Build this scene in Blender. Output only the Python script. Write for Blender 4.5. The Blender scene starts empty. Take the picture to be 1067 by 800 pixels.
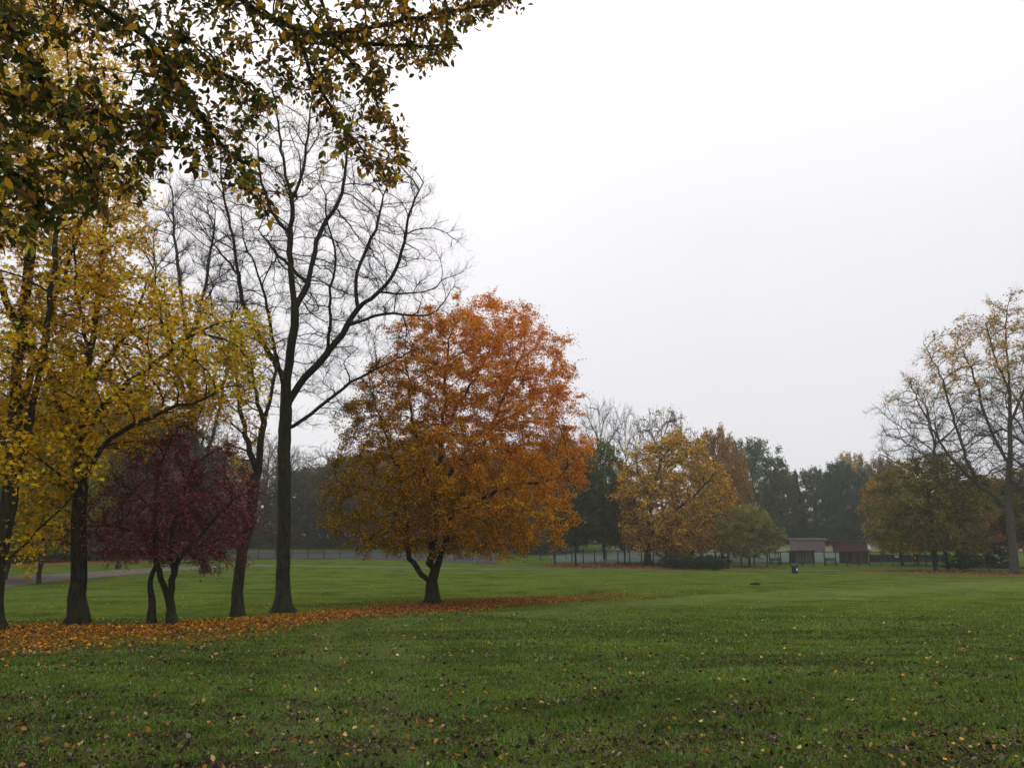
import bpy, math, random
import numpy as np
from mathutils import Vector
SEED = 7
rng = np.random.default_rng(SEED); random.seed(SEED)
scene = bpy.context.scene
col = scene.collection
pi = math.pi

# ------------------------------------------------------------------ camera model
EYE = np.array([0.0, 0.0, 1.70]); FPX = 830.0; HORIZ = 572.0
PITCH = math.atan((HORIZ - 400.0) / FPX)
cam_d = bpy.data.cameras.new("camera"); cam = bpy.data.objects.new("camera", cam_d); col.objects.link(cam)
cam.location = EYE; cam.rotation_euler = (pi / 2 + PITCH, 0, 0)
cam_d.sensor_width = 36.0; cam_d.lens = 36.0 * FPX / 1067.0
cam_d.clip_start = 0.1; cam_d.clip_end = 3000
scene.camera = cam

def ray(px, py):
    a = (px - 533.5) / FPX; b = (400.0 - py) / FPX
    c, s = math.cos(PITCH), math.sin(PITCH)
    return np.array([a, c - b * s, s + b * c])
def P(px, py, d):                       # the world point a photo position shows at distance d ahead
    r = ray(px, py); return EYE + r * (d / r[1])

# ------------------------------------------------------------------ terrain
def sst(a, b, x):
    t = np.clip((np.asarray(x, float) - a) / (b - a), 0, 1); return t * t * (3 - 2 * t)
HY = [-80, 0, 30, 60, 95, 108, 150, 172, 260, 1000]
HZ = [0.4, 0, -0.31, -0.6, -0.52, -0.42, 1.2, 2.3, 3.2, 6.0]
_yy = np.linspace(-80, 1000, 2161); _zz = np.interp(_yy, HY, HZ)
_k = np.hanning(31); _k /= _k.sum(); _zz = np.convolve(np.pad(_zz, 15, mode='edge'), _k, mode='valid')
def ground_z(x, y):
    x = np.asarray(x, float); y = np.asarray(y, float)
    z = np.interp(y, _yy, _zz)
    z = z + 0.85 * sst(8, -22, x) * sst(60, 100, y)
    s = (y - 21.5) - 0.45 * (x + 12)                    # beyond the tree row the ground drops a little
    z = z - 0.30 * sst(0.5, 6, s) * sst(8, -3, x) * (1 - sst(45, 70, y))
    b = 0.035 * np.sin(x * .61 + y * .37 + 1) + .03 * np.sin(-x * .43 + y * .83) + .014 * np.sin(x * 1.9 + 2) * np.sin(y * 1.7)
    return z + b * (1 - sst(35, 60, y))
def G(px, py):
    r = ray(px, py); t = 2.0
    for _ in range(60000):
        p = EYE + r * t
        if p[2] <= ground_z(p[0], p[1]): break
        t += 0.02 + t * 0.0004
    return np.array([p[0], p[1], float(ground_z(p[0], p[1]))])

# ------------------------------------------------------------------ helpers
def tag(o, label=None, cat=None, group=None, kind=None):
    if label: o['label'] = label
    if cat: o['category'] = cat
    if group: o['group'] = group
    if kind: o['kind'] = kind
    return o
def empty(name, loc, label=None, cat=None, group=None, rz=0):
    o = bpy.data.objects.new(name, None); col.objects.link(o); o.location = loc; o.rotation_euler = (0, 0, rz)
    o.empty_display_size = .3
    return tag(o, label, cat, group)
def link(name, me, mat, parent=None):
    o = bpy.data.objects.new(name, me); col.objects.link(o)
    if mat and not me.materials: me.materials.append(mat)
    if parent: o.parent = parent
    return o
def np_mesh(name, verts, loops, starts, smooth=False, cols=None):
    me = bpy.data.meshes.new(name)
    me.vertices.add(len(verts)); me.vertices.foreach_set('co', np.asarray(verts, np.float32).ravel())
    me.loops.add(len(loops)); me.loops.foreach_set('vertex_index', np.asarray(loops, np.int32))
    me.polygons.add(len(starts)); me.polygons.foreach_set('loop_start', np.asarray(starts, np.int32))
    me.update(calc_edges=True)
    if smooth: me.polygons.foreach_set('use_smooth', np.ones(len(starts), bool))
    if cols is not None:
        a = me.color_attributes.new('Col', 'FLOAT_COLOR', 'POINT')
        c = np.ones((len(verts), 4), np.float32); c[:, :3] = cols
        a.data.foreach_set('color', c.ravel())
    return me
def norm(v): return v / (np.linalg.norm(v, axis=-1, keepdims=True) + 1e-9)
def lin(r, g, b):
    f = lambda c: ((c / 255) / 12.92) if c / 255 <= .04045 else (((c / 255) + .055) / 1.055) ** 2.4
    return (f(r), f(g), f(b))
_nv = rng.normal(size=(6, 3)); _np = rng.uniform(0, 6.28, 6)
def noise3(p, scale):                   # smooth cheap 3-D noise, about -1..1
    q = p / scale; s = 0
    for i in range(6): s = s + np.sin(q @ _nv[i] * (2.2 + .7 * i % 2) + _np[i] + 1.3 * np.sin(q @ _nv[(i + 2) % 6] * 1.7))
    return s / 3.0

class MB:                               # collects boxes, bars and prisms into one mesh
    def __init__(s): s.v = []; s.f = []
    def box(s, c, size, rz=0, M=None):
        n = len(s.v); x, y, z = [k / 2 for k in size]; co, si = math.cos(rz), math.sin(rz)
        for dz in (-z, z):
            for dx, dy in ((-x, -y), (x, -y), (x, y), (-x, y)):
                s.v.append((c[0] + dx * co - dy * si, c[1] + dx * si + dy * co, c[2] + dz))
        s.f += [[n + i for i in q] for q in ((3, 2, 1, 0), (4, 5, 6, 7), (0, 1, 5, 4), (1, 2, 6, 5), (2, 3, 7, 6), (3, 0, 4, 7))]
        return s
    def tube(s, pts, r, k=8, cap=True):
        n0 = len(s.v); m = len(pts)
        rr = r if hasattr(r, '__len__') else [r] * m
        for i, p in enumerate(pts):
            p = Vector(p); a = Vector(pts[max(i - 1, 0)]); b = Vector(pts[min(i + 1, m - 1)])
            t = (b - a).normalized(); u = t.cross(Vector((.31, .92, .11))).normalized(); w = t.cross(u)
            for j in range(k):
                q = p + (u * math.cos(2 * pi * j / k) + w * math.sin(2 * pi * j / k)) * rr[i]; s.v.append(tuple(q))
        for i in range(m - 1):
            for j in range(k):
                s.f.append([n0 + i * k + j, n0 + i * k + (j + 1) % k, n0 + (i + 1) * k + (j + 1) % k, n0 + (i + 1) * k + j])
        if cap: s.f.append([n0 + j for j in range(k)][::-1]); s.f.append([n0 + (m - 1) * k + j for j in range(k)])
        return s
    def build(s, name, mat, parent=None, bevel=0.0, smooth=False):
        me = bpy.data.meshes.new(name); me.from_pydata(s.v, [], s.f); me.update()
        if smooth: me.polygons.foreach_set('use_smooth', np.ones(len(me.polygons), bool))
        o = link(name, me, mat, parent)
        if bevel:
            b = o.modifiers.new('bevel', 'BEVEL'); b.width = bevel; b.segments = 2; b.limit_method = 'ANGLE'
        return o

# ------------------------------------------------------------------ materials
def newmat(name):
    m = bpy.data.materials.new(name); m.use_nodes = True; nt = m.node_tree; nt.nodes.clear()
    out = nt.nodes.new('ShaderNodeOutputMaterial'); return m, nt, out
def nd(nt, typ, **kw):
    n = nt.nodes.new(typ)
    for k, v in kw.items():
        if k.startswith('_'): setattr(n, k[1:], v)
        else: n.inputs[k].default_value = v
    return n
def leaf_material(name, trans=.35, gloss=0.0):
    m, nt, out = newmat(name); L = nt.links.new
    a = nd(nt, 'ShaderNodeAttribute', _attribute_name='Col'); oi = nd(nt, 'ShaderNodeObjectInfo')
    mx = nd(nt, 'ShaderNodeMix', _data_type='RGBA', _blend_type='MULTIPLY'); mx.inputs[0].default_value = 1
    L(a.outputs['Color'], mx.inputs[6]); L(oi.outputs['Color'], mx.inputs[7])
    d = nd(nt, 'ShaderNodeBsdfDiffuse'); t = nd(nt, 'ShaderNodeBsdfTranslucent'); s = nd(nt, 'ShaderNodeMixShader', Fac=trans)
    L(mx.outputs[2], d.inputs['Color']); L(mx.outputs[2], t.inputs['Color']); L(d.outputs[0], s.inputs[1]); L(t.outputs[0], s.inputs[2])
    last = s
    if gloss:
        g = nd(nt, 'ShaderNodeBsdfGlossy', Roughness=.42); g.inputs['Color'].default_value = (.8, .8, .8, 1)
        s2 = nd(nt, 'ShaderNodeMixShader', Fac=gloss); L(s.outputs[0], s2.inputs[1]); L(g.outputs[0], s2.inputs[2]); last = s2
    L(last.outputs[0], out.inputs['Surface']); return m
def noise_material(name, c1, c2, scale=8, rough=.8, bump=.3, c3=None, stretch=(1, 1, 1), dist=.02, spec=.3):
    m, nt, out = newmat(name); L = nt.links.new
    tc = nd(nt, 'ShaderNodeTexCoord'); mp = nd(nt, 'ShaderNodeMapping'); mp.inputs['Scale'].default_value = stretch
    L(tc.outputs['Object'], mp.inputs[0])
    n = nd(nt, 'ShaderNodeTexNoise', Scale=scale, Detail=6, Roughness=.65); L(mp.outputs[0], n.inputs['Vector'])
    r = nt.nodes.new('ShaderNodeValToRGB'); L(n.outputs[0], r.inputs[0])
    r.color_ramp.elements[0].position = .35; r.color_ramp.elements[0].color = (*c1, 1)
    r.color_ramp.elements[1].position = .68; r.color_ramp.elements[1].color = (*c2, 1)
    src = r.outputs[0]
    if c3:
        n2 = nd(nt, 'ShaderNodeTexNoise', Scale=scale * .23, Detail=4); L(mp.outputs[0], n2.inputs['Vector'])
        r2 = nt.nodes.new('ShaderNodeValToRGB'); L(n2.outputs[0], r2.inputs[0]); r2.color_ramp.elements[0].position = .45; r2.color_ramp.elements[1].position = .62
        mx = nd(nt, 'ShaderNodeMix', _data_type='RGBA'); L(r2.outputs[0], mx.inputs[0]); L(src, mx.inputs[6]); mx.inputs[7].default_value = (*c3, 1); src = mx.outputs[2]
    b = nd(nt, 'ShaderNodeBsdfPrincipled', Roughness=rough); b.inputs['Specular IOR Level'].default_value = spec
    L(src, b.inputs['Base Color'])
    if bump:
        bp = nd(nt, 'ShaderNodeBump', Strength=bump, Distance=dist); L(n.outputs[0], bp.inputs['Height']); L(bp.outputs[0], b.inputs['Normal'])
    L(b.outputs[0], out.inputs['Surface']); return m
M_leaf = leaf_material('foliage', .38)
M_leafn = leaf_material('foliage_close', .45, .012)
M_litter = leaf_material('fallen_leaf', .12, .008)
M_grass = leaf_material('grass_blade', .35, 0)
M_bark = noise_material('bark', (.006, .005, .005), (.060, .050, .038), 17, .9, 1.0, (.034, .038, .016), (1, 1, .22), .06, .15)
M_barkg = noise_material('bark_grey', (.035, .032, .028), (.10, .09, .075), 9, .9, .6, (.055, .06, .035), (1, 1, .3), .03, .15)
M_twig = noise_material('twig', (.022, .017, .018), (.05, .04, .038), 5, .9, 0, spec=.1)
M_green_metal = noise_material('green_painted_metal', (.008, .03, .022), (.015, .045, .032), 6, .5, .05)
M_dark_metal = noise_material('black_metal', (.012, .012, .013), (.025, .025, .027), 6, .5, .05)
M_white_paint = noise_material('white_paint', (.6, .6, .6), (.75, .75, .74), 3, .6, .05)
M_concrete = noise_material('concrete', (.16, .15, .145), (.26, .25, .235), 3, .9, .2)
M_boards = noise_material('weathered_brown_boards', (.07, .052, .045), (.12, .095, .085), 5, .8, .3, None, (6, 6, .6))
M_roof = noise_material('roof_felt', (.02, .02, .021), (.05, .048, .047), 3, .9, .2)
M_bench = noise_material('bench_slat', (.07, .068, .065), (.14, .135, .125), 7, .7, .2)
M_tarmac = noise_material('path_tarmac', (.085, .078, .08), (.15, .135, .13), 2.2, .85, .3, (.13, .09, .07), spec=.05)
M_court = noise_material('court_surface', (.085, .11, .095), (.125, .15, .13), .25, .9, .1, spec=0)
M_courtg = noise_material('grey_court_surface', (.055, .052, .053), (.085, .08, .082), .25, .85, .1, spec=0)
def brick_material(name, c1, c2, mortar):
    m, nt, out = newmat(name); L = nt.links.new
    tc = nd(nt, 'ShaderNodeTexCoord'); sx = nd(nt, 'ShaderNodeSeparateXYZ'); cx = nd(nt, 'ShaderNodeCombineXYZ')
    L(tc.outputs['Object'], sx.inputs[0]); ad = nd(nt, 'ShaderNodeMath', _operation='ADD'); L(sx.outputs[0], ad.inputs[0]); L(sx.outputs[1], ad.inputs[1])
    L(ad.outputs[0], cx.inputs[0]); L(sx.outputs[2], cx.inputs[1])
    b = nt.nodes.new('ShaderNodeTexBrick'); L(cx.outputs[0], b.inputs['Vector'])
    b.inputs['Scale'].default_value = 4.2; b.inputs['Color1'].default_value = (*c1, 1); b.inputs['Color2'].default_value = (*c2, 1); b.inputs['Mortar'].default_value = (*mortar, 1)
    p = nd(nt, 'ShaderNodeBsdfPrincipled', Roughness=.85); p.inputs['Specular IOR Level'].default_value = .1; L(b.outputs[0], p.inputs['Base Color']); L(p.outputs[0], out.inputs['Surface']); return m
M_brick_pink = brick_material('pink_brick', (.17, .125, .11), (.135, .10, .088), (.17, .155, .145))
M_brick_red = brick_material('dark_red_brick', (.10, .030, .024), (.075, .025, .022), (.09, .07, .06))

# ------------------------------------------------------------------ trees: skeleton
class Skel:
    def __init__(s): s.pos = np.zeros((0, 3)); s.par = np.zeros(0, int); s.fix = np.zeros(0, bool); s.tw = np.zeros(0, bool)
    def add(s, pos, par, fix=False, tw=False):
        n = len(s.pos); pos = np.atleast_2d(pos)
        s.pos = np.vstack([s.pos, pos]); s.par = np.concatenate([s.par, np.atleast_1d(par)])
        s.fix = np.concatenate([s.fix, np.full(len(pos), fix)]); s.tw = np.concatenate([s.tw, np.full(len(pos), tw)])
        return np.arange(n, n + len(pos))
    def limb(s, pts, step, wob=.12):
        pts = np.array(pts, float)
        seg = np.linalg.norm(np.diff(pts, axis=0), axis=1); t = np.concatenate([[0], np.cumsum(seg)])
        n = max(2, int(t[-1] / step) + 1); u = np.linspace(0, t[-1], n)
        q = np.stack([np.interp(u, t, pts[:, k]) for k in range(3)], 1)
        for _ in range(2): q[1:-1] = .25 * q[:-2] + .5 * q[1:-1] + .25 * q[2:]
        w = rng.normal(size=q.shape) * step * wob; w[0] = 0; q += w
        if len(s.pos) == 0: p = s.add(q[0], -1, True)[0]; i0 = 1
        else:
            d = np.linalg.norm(s.pos - q[0], axis=1); p = int(np.argmin(d)); i0 = 1
        for k in range(i0, n): p = s.add(q[k], p, True)[0]
    def grow(s, att, step, infl=1e9, kill=None, trop=(0, 0, .15), iters=150, maxn=9000, wob=.12, inert=.75):
        kill = kill or step * 1.6; trop = np.array(trop); att = att.copy()
        D = np.full(len(att), 1e9); I = np.zeros(len(att), int)
        def upd(a, b):
            for c in range(a, b, 256):
                e = min(b, c + 256); dd = np.linalg.norm(att[:, None] - s.pos[None, c:e], axis=2)
                j = dd.argmin(1); m = dd[np.arange(len(att)), j]; k = m < D; D[k] = m[k]; I[k] = j[k] + c
        upd(0, len(s.pos)); seen = set()
        for it in range(iters):
            live = D > kill
            att = att[live]; D = D[live]; I = I[live]
            act = D < infl
            if not act.any() or len(s.pos) > maxn: break
            ids = I[act]; v = norm(att[act] - s.pos[ids])
            u, inv = np.unique(ids, return_inverse=True)
            d = np.zeros((len(u), 3)); np.add.at(d, inv, v); d = norm(d)
            pr = s.par[u]; pd = np.where((pr >= 0)[:, None], norm(s.pos[u] - s.pos[np.maximum(pr, 0)]), 0)
            d = norm(d + trop + inert * pd + rng.normal(size=d.shape) * wob)
            new = s.pos[u] + d * step
            keep = []
            for k in range(len(u)):
                key = (int(u[k]), tuple(np.round(norm(att[act][inv == k][:1])[0] * 0, 0)) , int(d[k, 0] * 3), int(d[k, 1] * 3), int(d[k, 2] * 3))
                if key in seen: continue
                seen.add(key); keep.append(k)
            if not keep: break
            n0 = len(s.pos); s.add(new[keep], u[keep]); upd(n0, len(s.pos))
    def cntok(s, c): return ~s.fix[c] | (np.random.default_rng(1).uniform(0, 1, len(c)) < .5)
    def tips(s):
        has = np.zeros(len(s.pos), bool); has[s.par[s.par >= 0]] = True; return np.where(~has)[0]
    def smooth(s, it=2):
        for _ in range(it):
            acc = np.zeros_like(s.pos); cnt = np.zeros(len(s.pos)); m = s.par >= 0
            np.add.at(acc, s.par[m], s.pos[m]); np.add.at(cnt, s.par[m], 1)
            ok = m & (cnt > 0) & ~s.fix
            s.pos[ok] = .5 * s.pos[ok] + .25 * s.pos[s.par[ok]] + .25 * acc[ok] / cnt[ok][:, None]
    def twigs(s, sel, length, segs=3, up=.2, spread=.9, wob=.2, curve=.1):
        sel = np.asarray(sel)
        if len(sel) == 0: return sel
        d = norm(s.pos[sel] - s.pos[np.maximum(s.par[sel], 0)]); r = norm(rng.normal(size=d.shape)); r = norm(r - (r * d).sum(1, keepdims=True) * d)
        d = norm(d + r * spread * rng.uniform(.5, 1.2, (len(sel), 1)) + np.array([0, 0, up])); L = length * rng.uniform(.5, 1.3, (len(sel), 1)) / segs
        cur = sel; allr = []
        for k in range(segs):
            p = s.pos[cur] + d * L; cur = s.add(p, cur, False, True); allr.append(cur)
            d = norm(d + rng.normal(size=d.shape) * wob + np.array([0, 0, curve]))
        return np.concatenate(allr)
    def radii(s, r0, rb):
        n = len(s.pos); cnt = np.zeros(n); ch = np.zeros(n, bool); m = s.par >= 0; ch[s.par[m]] = True
        cnt[~ch] = 1; par = s.par.tolist(); c = cnt.tolist()
        for i in range(n - 1, 0, -1):
            if par[i] >= 0: c[par[i]] += c[i]
        c = np.maximum(np.array(c), 1); e = math.log(max(c.max(), 3)) / math.log(max(rb / r0, 1.5)); s.r = r0 * c ** (1 / e); s.cnt = c
        # main child and chains
        main = [-1] * n; best = [0] * n
        for i in range(n):
            p = par[i]
            if p >= 0 and c[i] > best[p]: best[p] = c[i]; main[p] = i
        s.main = np.array(main); s.ismain = np.zeros(n, bool); s.ismain[s.main[s.main >= 0]] = True
        chain = [0] * n; start = [0.0] * n
        for i in range(n):
            p = par[i]
            if p < 0 or not s.ismain[i]: chain[i] = i; start[i] = s.r[i]
            else: chain[i] = chain[p]; start[i] = start[p]
        s.chain = np.array(chain); s.rstart = np.array(start)
    def mesh(s, name, mask, k, flare=None):
        """tube mesh over the nodes in mask"""
        n = len(s.pos); par = np.maximum(s.par, 0)
        nxt = np.where(s.main >= 0, s.main, np.arange(n)); t = norm(s.pos[nxt] - s.pos[par] + 1e-6)
        ref = np.array([.31, .93, .13]); u = norm(np.cross(t, ref)); w = np.cross(t, u)
        a = np.arange(k) * 2 * pi / k; ca, sa = np.cos(a), np.sin(a)
        r = s.r.copy()
        ids = np.where(mask)[0]
        if len(ids) == 0: return None
        R = r[ids][:, None]
        if flare is not None:
            h = s.pos[ids, 2] - s.pos[0, 2]
            lob = 1 + .22 * np.exp(-np.abs(h) / .5)[:, None] * np.cos(a * 4 + 1.1)[None]
            R = R * (1 + flare * np.exp(-np.maximum(h, 0) / .38) + .12 * np.exp(-np.maximum(h, 0) / 1.2))[:, None] * lob
        else: R = np.repeat(R, k, 1)
        ring = lambda c, uu, ww, rr: c[:, None] + rr[:, :, None] * (uu[:, None] * ca[None, :, None] + ww[:, None] * sa[None, :, None])
        V = ring(s.pos[ids], u[ids], w[ids], R).reshape(-1, 3)
        at = -np.ones(n, int); at[ids] = np.arange(len(ids))
        e = ids[s.par[ids] >= 0]; pa = s.par[e]
        cont = (at[pa] >= 0) & s.ismain[e]
        top = at[e]; bot = np.where(cont, at[pa], 0)
        ex = ~cont
        if ex.any():
            E = e[ex]; Vx = ring(s.pos[s.par[E]], u[E], w[E], np.repeat((r[E] * 1.15)[:, None], k, 1)).reshape(-1, 3)
            bot[ex] = len(ids) + np.arange(len(E)); V = np.vstack([V, Vx])
        j = np.arange(k); jn = (j + 1) % k
        F = np.stack([bot[:, None] * k + j, bot[:, None] * k + jn, top[:, None] * k + jn, top[:, None] * k + j], 2).reshape(-1)
        return np_mesh(name, V, F, np.arange(0, len(F), 4), True)

# leaf outlines (unit length along +x, midrib at y=0)
def T_rhomb(w=.55): return np.array([[0, 0, 0], [.45, w / 2, .06], [1, 0, -.05], [.45, -w / 2, .06]]), [[0, 1, 2, 3]]
def T_oval(w=.5):
    v = np.array([[0, 0, 0], [.28, 0, -.02], [.62, 0, -.03], [1, 0, -.12], [.22, w * .4, .06], [.55, w * .5, .07], [.85, w * .2, -.01], [.22, -w * .4, .06], [.55, -w * .5, .07], [.85, -w * .2, -.01]])
    return v, [[0, 1, 4], [1, 2, 5, 4], [2, 3, 6, 5], [0, 7, 1], [1, 7, 8, 2], [2, 8, 9, 3]]
def T_maple():
    a = np.array([180, 128, 100, 66, 48, 22, 0, -22, -48, -66, -100, -128]) * pi / 180; r = np.array([.12, .5, .26, .56, .3, .3, .62, .3, .3, .56, .26, .5])
    v = np.stack([.42 + r * np.cos(a), r * np.sin(a), .10 * np.abs(np.sin(a)) * (r > .4) - .04], 1); return v, [list(range(12))[::-1]]
def leaves_mesh(name, pts, size, tmpl, cols, droop=.3, flat=.6, sizevar=.3, out=None):
    n = len(pts); tv, tf = tmpl
    x = rng.normal(size=(n, 3)); x[:, 2] = x[:, 2] * .6 - droop
    if out is not None: x = x + out
    x = norm(x); nn = rng.normal(size=(n, 3)) * (1 - flat) + np.array([0, 0, flat]); nn = norm(nn - (nn * x).sum(1, keepdims=True) * x); y = np.cross(nn, x)
    sz = size * (1 + sizevar * rng.uniform(-1, 1, (n, 1, 1)))
    V = pts[:, None] + sz * (tv[None, :, :1] * x[:, None] + tv[None, :, 1:2] * y[:, None] + tv[None, :, 2:] * nn[:, None])
    m = len(tv); L = []; S = []; c = 0
    base = np.concatenate([np.array(f) for f in tf]); lens = np.array([len(f) for f in tf]); st = np.concatenate([[0], np.cumsum(lens)[:-1]])
    loops = (np.arange(n)[:, None] * m + base[None]).ravel(); starts = (np.arange(n)[:, None] * len(base) + st[None]).ravel()
    return np_mesh(name, V.reshape(-1, 3), loops, starts, False, np.repeat(cols, m, 0))
def pal(n, cols, w=None, var=.15):
    cols = np.array(cols); i = rng.choice(len(cols), n, p=None if w is None else np.array(w) / np.sum(w))
    c = cols[i] * (1 + var * rng.normal(size=(n, 1))); return np.clip(c, .002, 1)

def profile_points(prof, d, n, depth=.9, shell=.45, gap=0.0, gscale=1.5, seed_off=0.0):
    """points through a crown whose width at each height is given by rows (y, left, right); round in depth"""
    pr = sorted(prof, key=lambda r: -r[0]); rows = [(P(l, y, d), P(r, y, d)) for y, l, r in pr]
    z = np.array([a[2] for a, b in rows]); cx = np.array([(a[0] + b[0]) / 2 for a, b in rows]); hw = np.array([(b[0] - a[0]) / 2 for a, b in rows])
    zz = np.linspace(z[0], z[-1], 200); ww = np.interp(zz, z, hw) ** 1.6; ww /= ww.sum(); out = []
    tot = 0
    while tot < n:
        zi = rng.choice(zz, n, p=ww) + rng.uniform(-.5, .5, n) * (zz[1] - zz[0]); th = rng.uniform(0, 2 * pi, n); rho = rng.uniform(0, 1, n) ** shell
        h = np.interp(zi, z, hw); w = h * (1 + .10 * np.sin(3 * th + zi / gscale) + .06 * np.sin(7 * th + 2.3 * zi / gscale)) * .97
        p = np.stack([np.interp(zi, z, cx) + w * rho * np.cos(th), d + w * rho * np.sin(th) * depth, zi], 1)
        if gap > 0: p = p[noise3(p + seed_off, gscale) > (gap * 2 - 1.2)]
        out.append(p); tot += len(p)
    return np.concatenate(out)[:n]

def finish_tree(S, root, r0, rb, kmid=6, flare=.8, bark=M_bark, twigm=M_twig, big=.35, cap=0, thick=None):
    """two bark parts: the trunk with its thick limbs, and the finer branches"""
    S.radii(r0, rb); o = np.array(root.location)
    if cap: S.r = np.where(np.hypot(S.pos[:, 0] - o[0], S.pos[:, 1] - o[1]) > .8, np.minimum(S.r, cap), S.r)
    S.pos = S.pos - o
    if thick: S.r[thick[0]:thick[1]] = thick[2] * np.linspace(.8, 1.25, thick[1] - thick[0]); S.rstart[thick[0]:thick[1]] = rb
    t = S.rstart >= max(rb * big, r0 * 3); t |= S.chain == S.chain[0]
    me = S.mesh('trunk', t, 12, flare); link('trunk', me, bark, root)
    me = S.mesh('branches', ~t & (S.rstart > r0 * 2.5), 5)
    if me: b = link('branches', me, bark, root)
    me = S.mesh('twigs', ~t & (S.rstart <= r0 * 2.5), 3)
    if me: b = link('twigs', me, twigm, root)
    S.pos = S.pos + o
def limb3(px, d, dz=0.0):               # a limb through photo positions, drifting dz metres in depth by its end
    n = len(px); return [P(x, y, d + dz * (i / (n - 1))) for i, (x, y) in enumerate(px)]

YEL = [lin(196, 150, 22), lin(170, 132, 20), lin(212, 160, 40), lin(140, 120, 28), lin(180, 118, 26)]

# ================================================================== GROUND
def wpath(pix, hw):                     # world polyline from ground positions + half-widths
    p = np.array([G(x, y)[:2] for x, y in pix]); return p, np.array(hw, float)
def dist_to(poly, x, y):
    """distance to a polyline divided by its local half-width"""
    p, w = poly; best = np.full(np.shape(x), 1e9)
    for i in range(len(p) - 1):
        a, b = p[i], p[i + 1]; ab = b - a; t = np.clip(((x - a[0]) * ab[0] + (y - a[1]) * ab[1]) / (ab @ ab), 0, 1)
        d = np.hypot(x - a[0] - t * ab[0], y - a[1] - t * ab[1]) / (w[i] + (w[i + 1] - w[i]) * t); best = np.minimum(best, d)
    return best
STRIP = wpath([(-120, 672), (0, 662), (100, 657), (200, 652), (300, 646), (380, 638), (450, 632), (520, 628), (580, 624), (640, 620)], [3.6, 3.2, 2.6, 2.1, 1.9, 2.0, 2.6, 2.6, 2.2, 1.6])
FARL = wpath([(590, 589), (640, 590), (690, 591), (760, 591.5), (800, 592)], [4, 9, 9, 6, 2])
FARR = wpath([(920, 595), (975, 596), (1040, 597.5), (1120, 598)], [3, 5, 7, 8])
BACKL = wpath([(-60, 588), (40, 585), (130, 583), (200, 580), (235, 579)], [12, 14, 14, 12, 5])
TRACKS = [wpath([(352, 640), (338, 680), (318, 740), (295, 830)], [.35, .3, .25, .2]), wpath([(410, 645), (412, 700), (408, 760), (400, 830)], [.45, .35, .25, .2]), wpath([(560, 640), (700, 628), (900, 616), (1067, 607)], [2.0, 2.2, 3, 3])]
def track(x, y):
    t = 0
    for T in TRACKS: t = np.maximum(t, 1 - sst(.3, 1.6, dist_to(T, x, y) + .8 * np.sin(x * 1.1 + 1) * np.sin(y * .9) + .3 * np.sin(x * 3.1) * np.sin(y * 2.3)))
    return t
def litter(x, y):
    n = .22 * np.sin(x * 1.1 + .6 * y) + .18 * np.sin(2.3 * x - 1.7 * y) + .12 * np.sin(5.1 * x + 4.3 * y)
    a = 1 - sst(.25, 1.9, dist_to(STRIP, x, y) + n * .6)
    a = a * (1 - .55 * sst(-1, 5.5, x) * (y < 60))
    b = 1 - sst(.6, 1.2, dist_to(FARL, x, y) + n * .3); c = .8 * (1 - sst(.5, 1.2, dist_to(FARR, x, y) + n * .3)); e = .8 * (1 - sst(.6, 1.1, dist_to(BACKL, x, y) + n * .3))
    return np.maximum(np.maximum(a, b), np.maximum(c, e))
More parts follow.
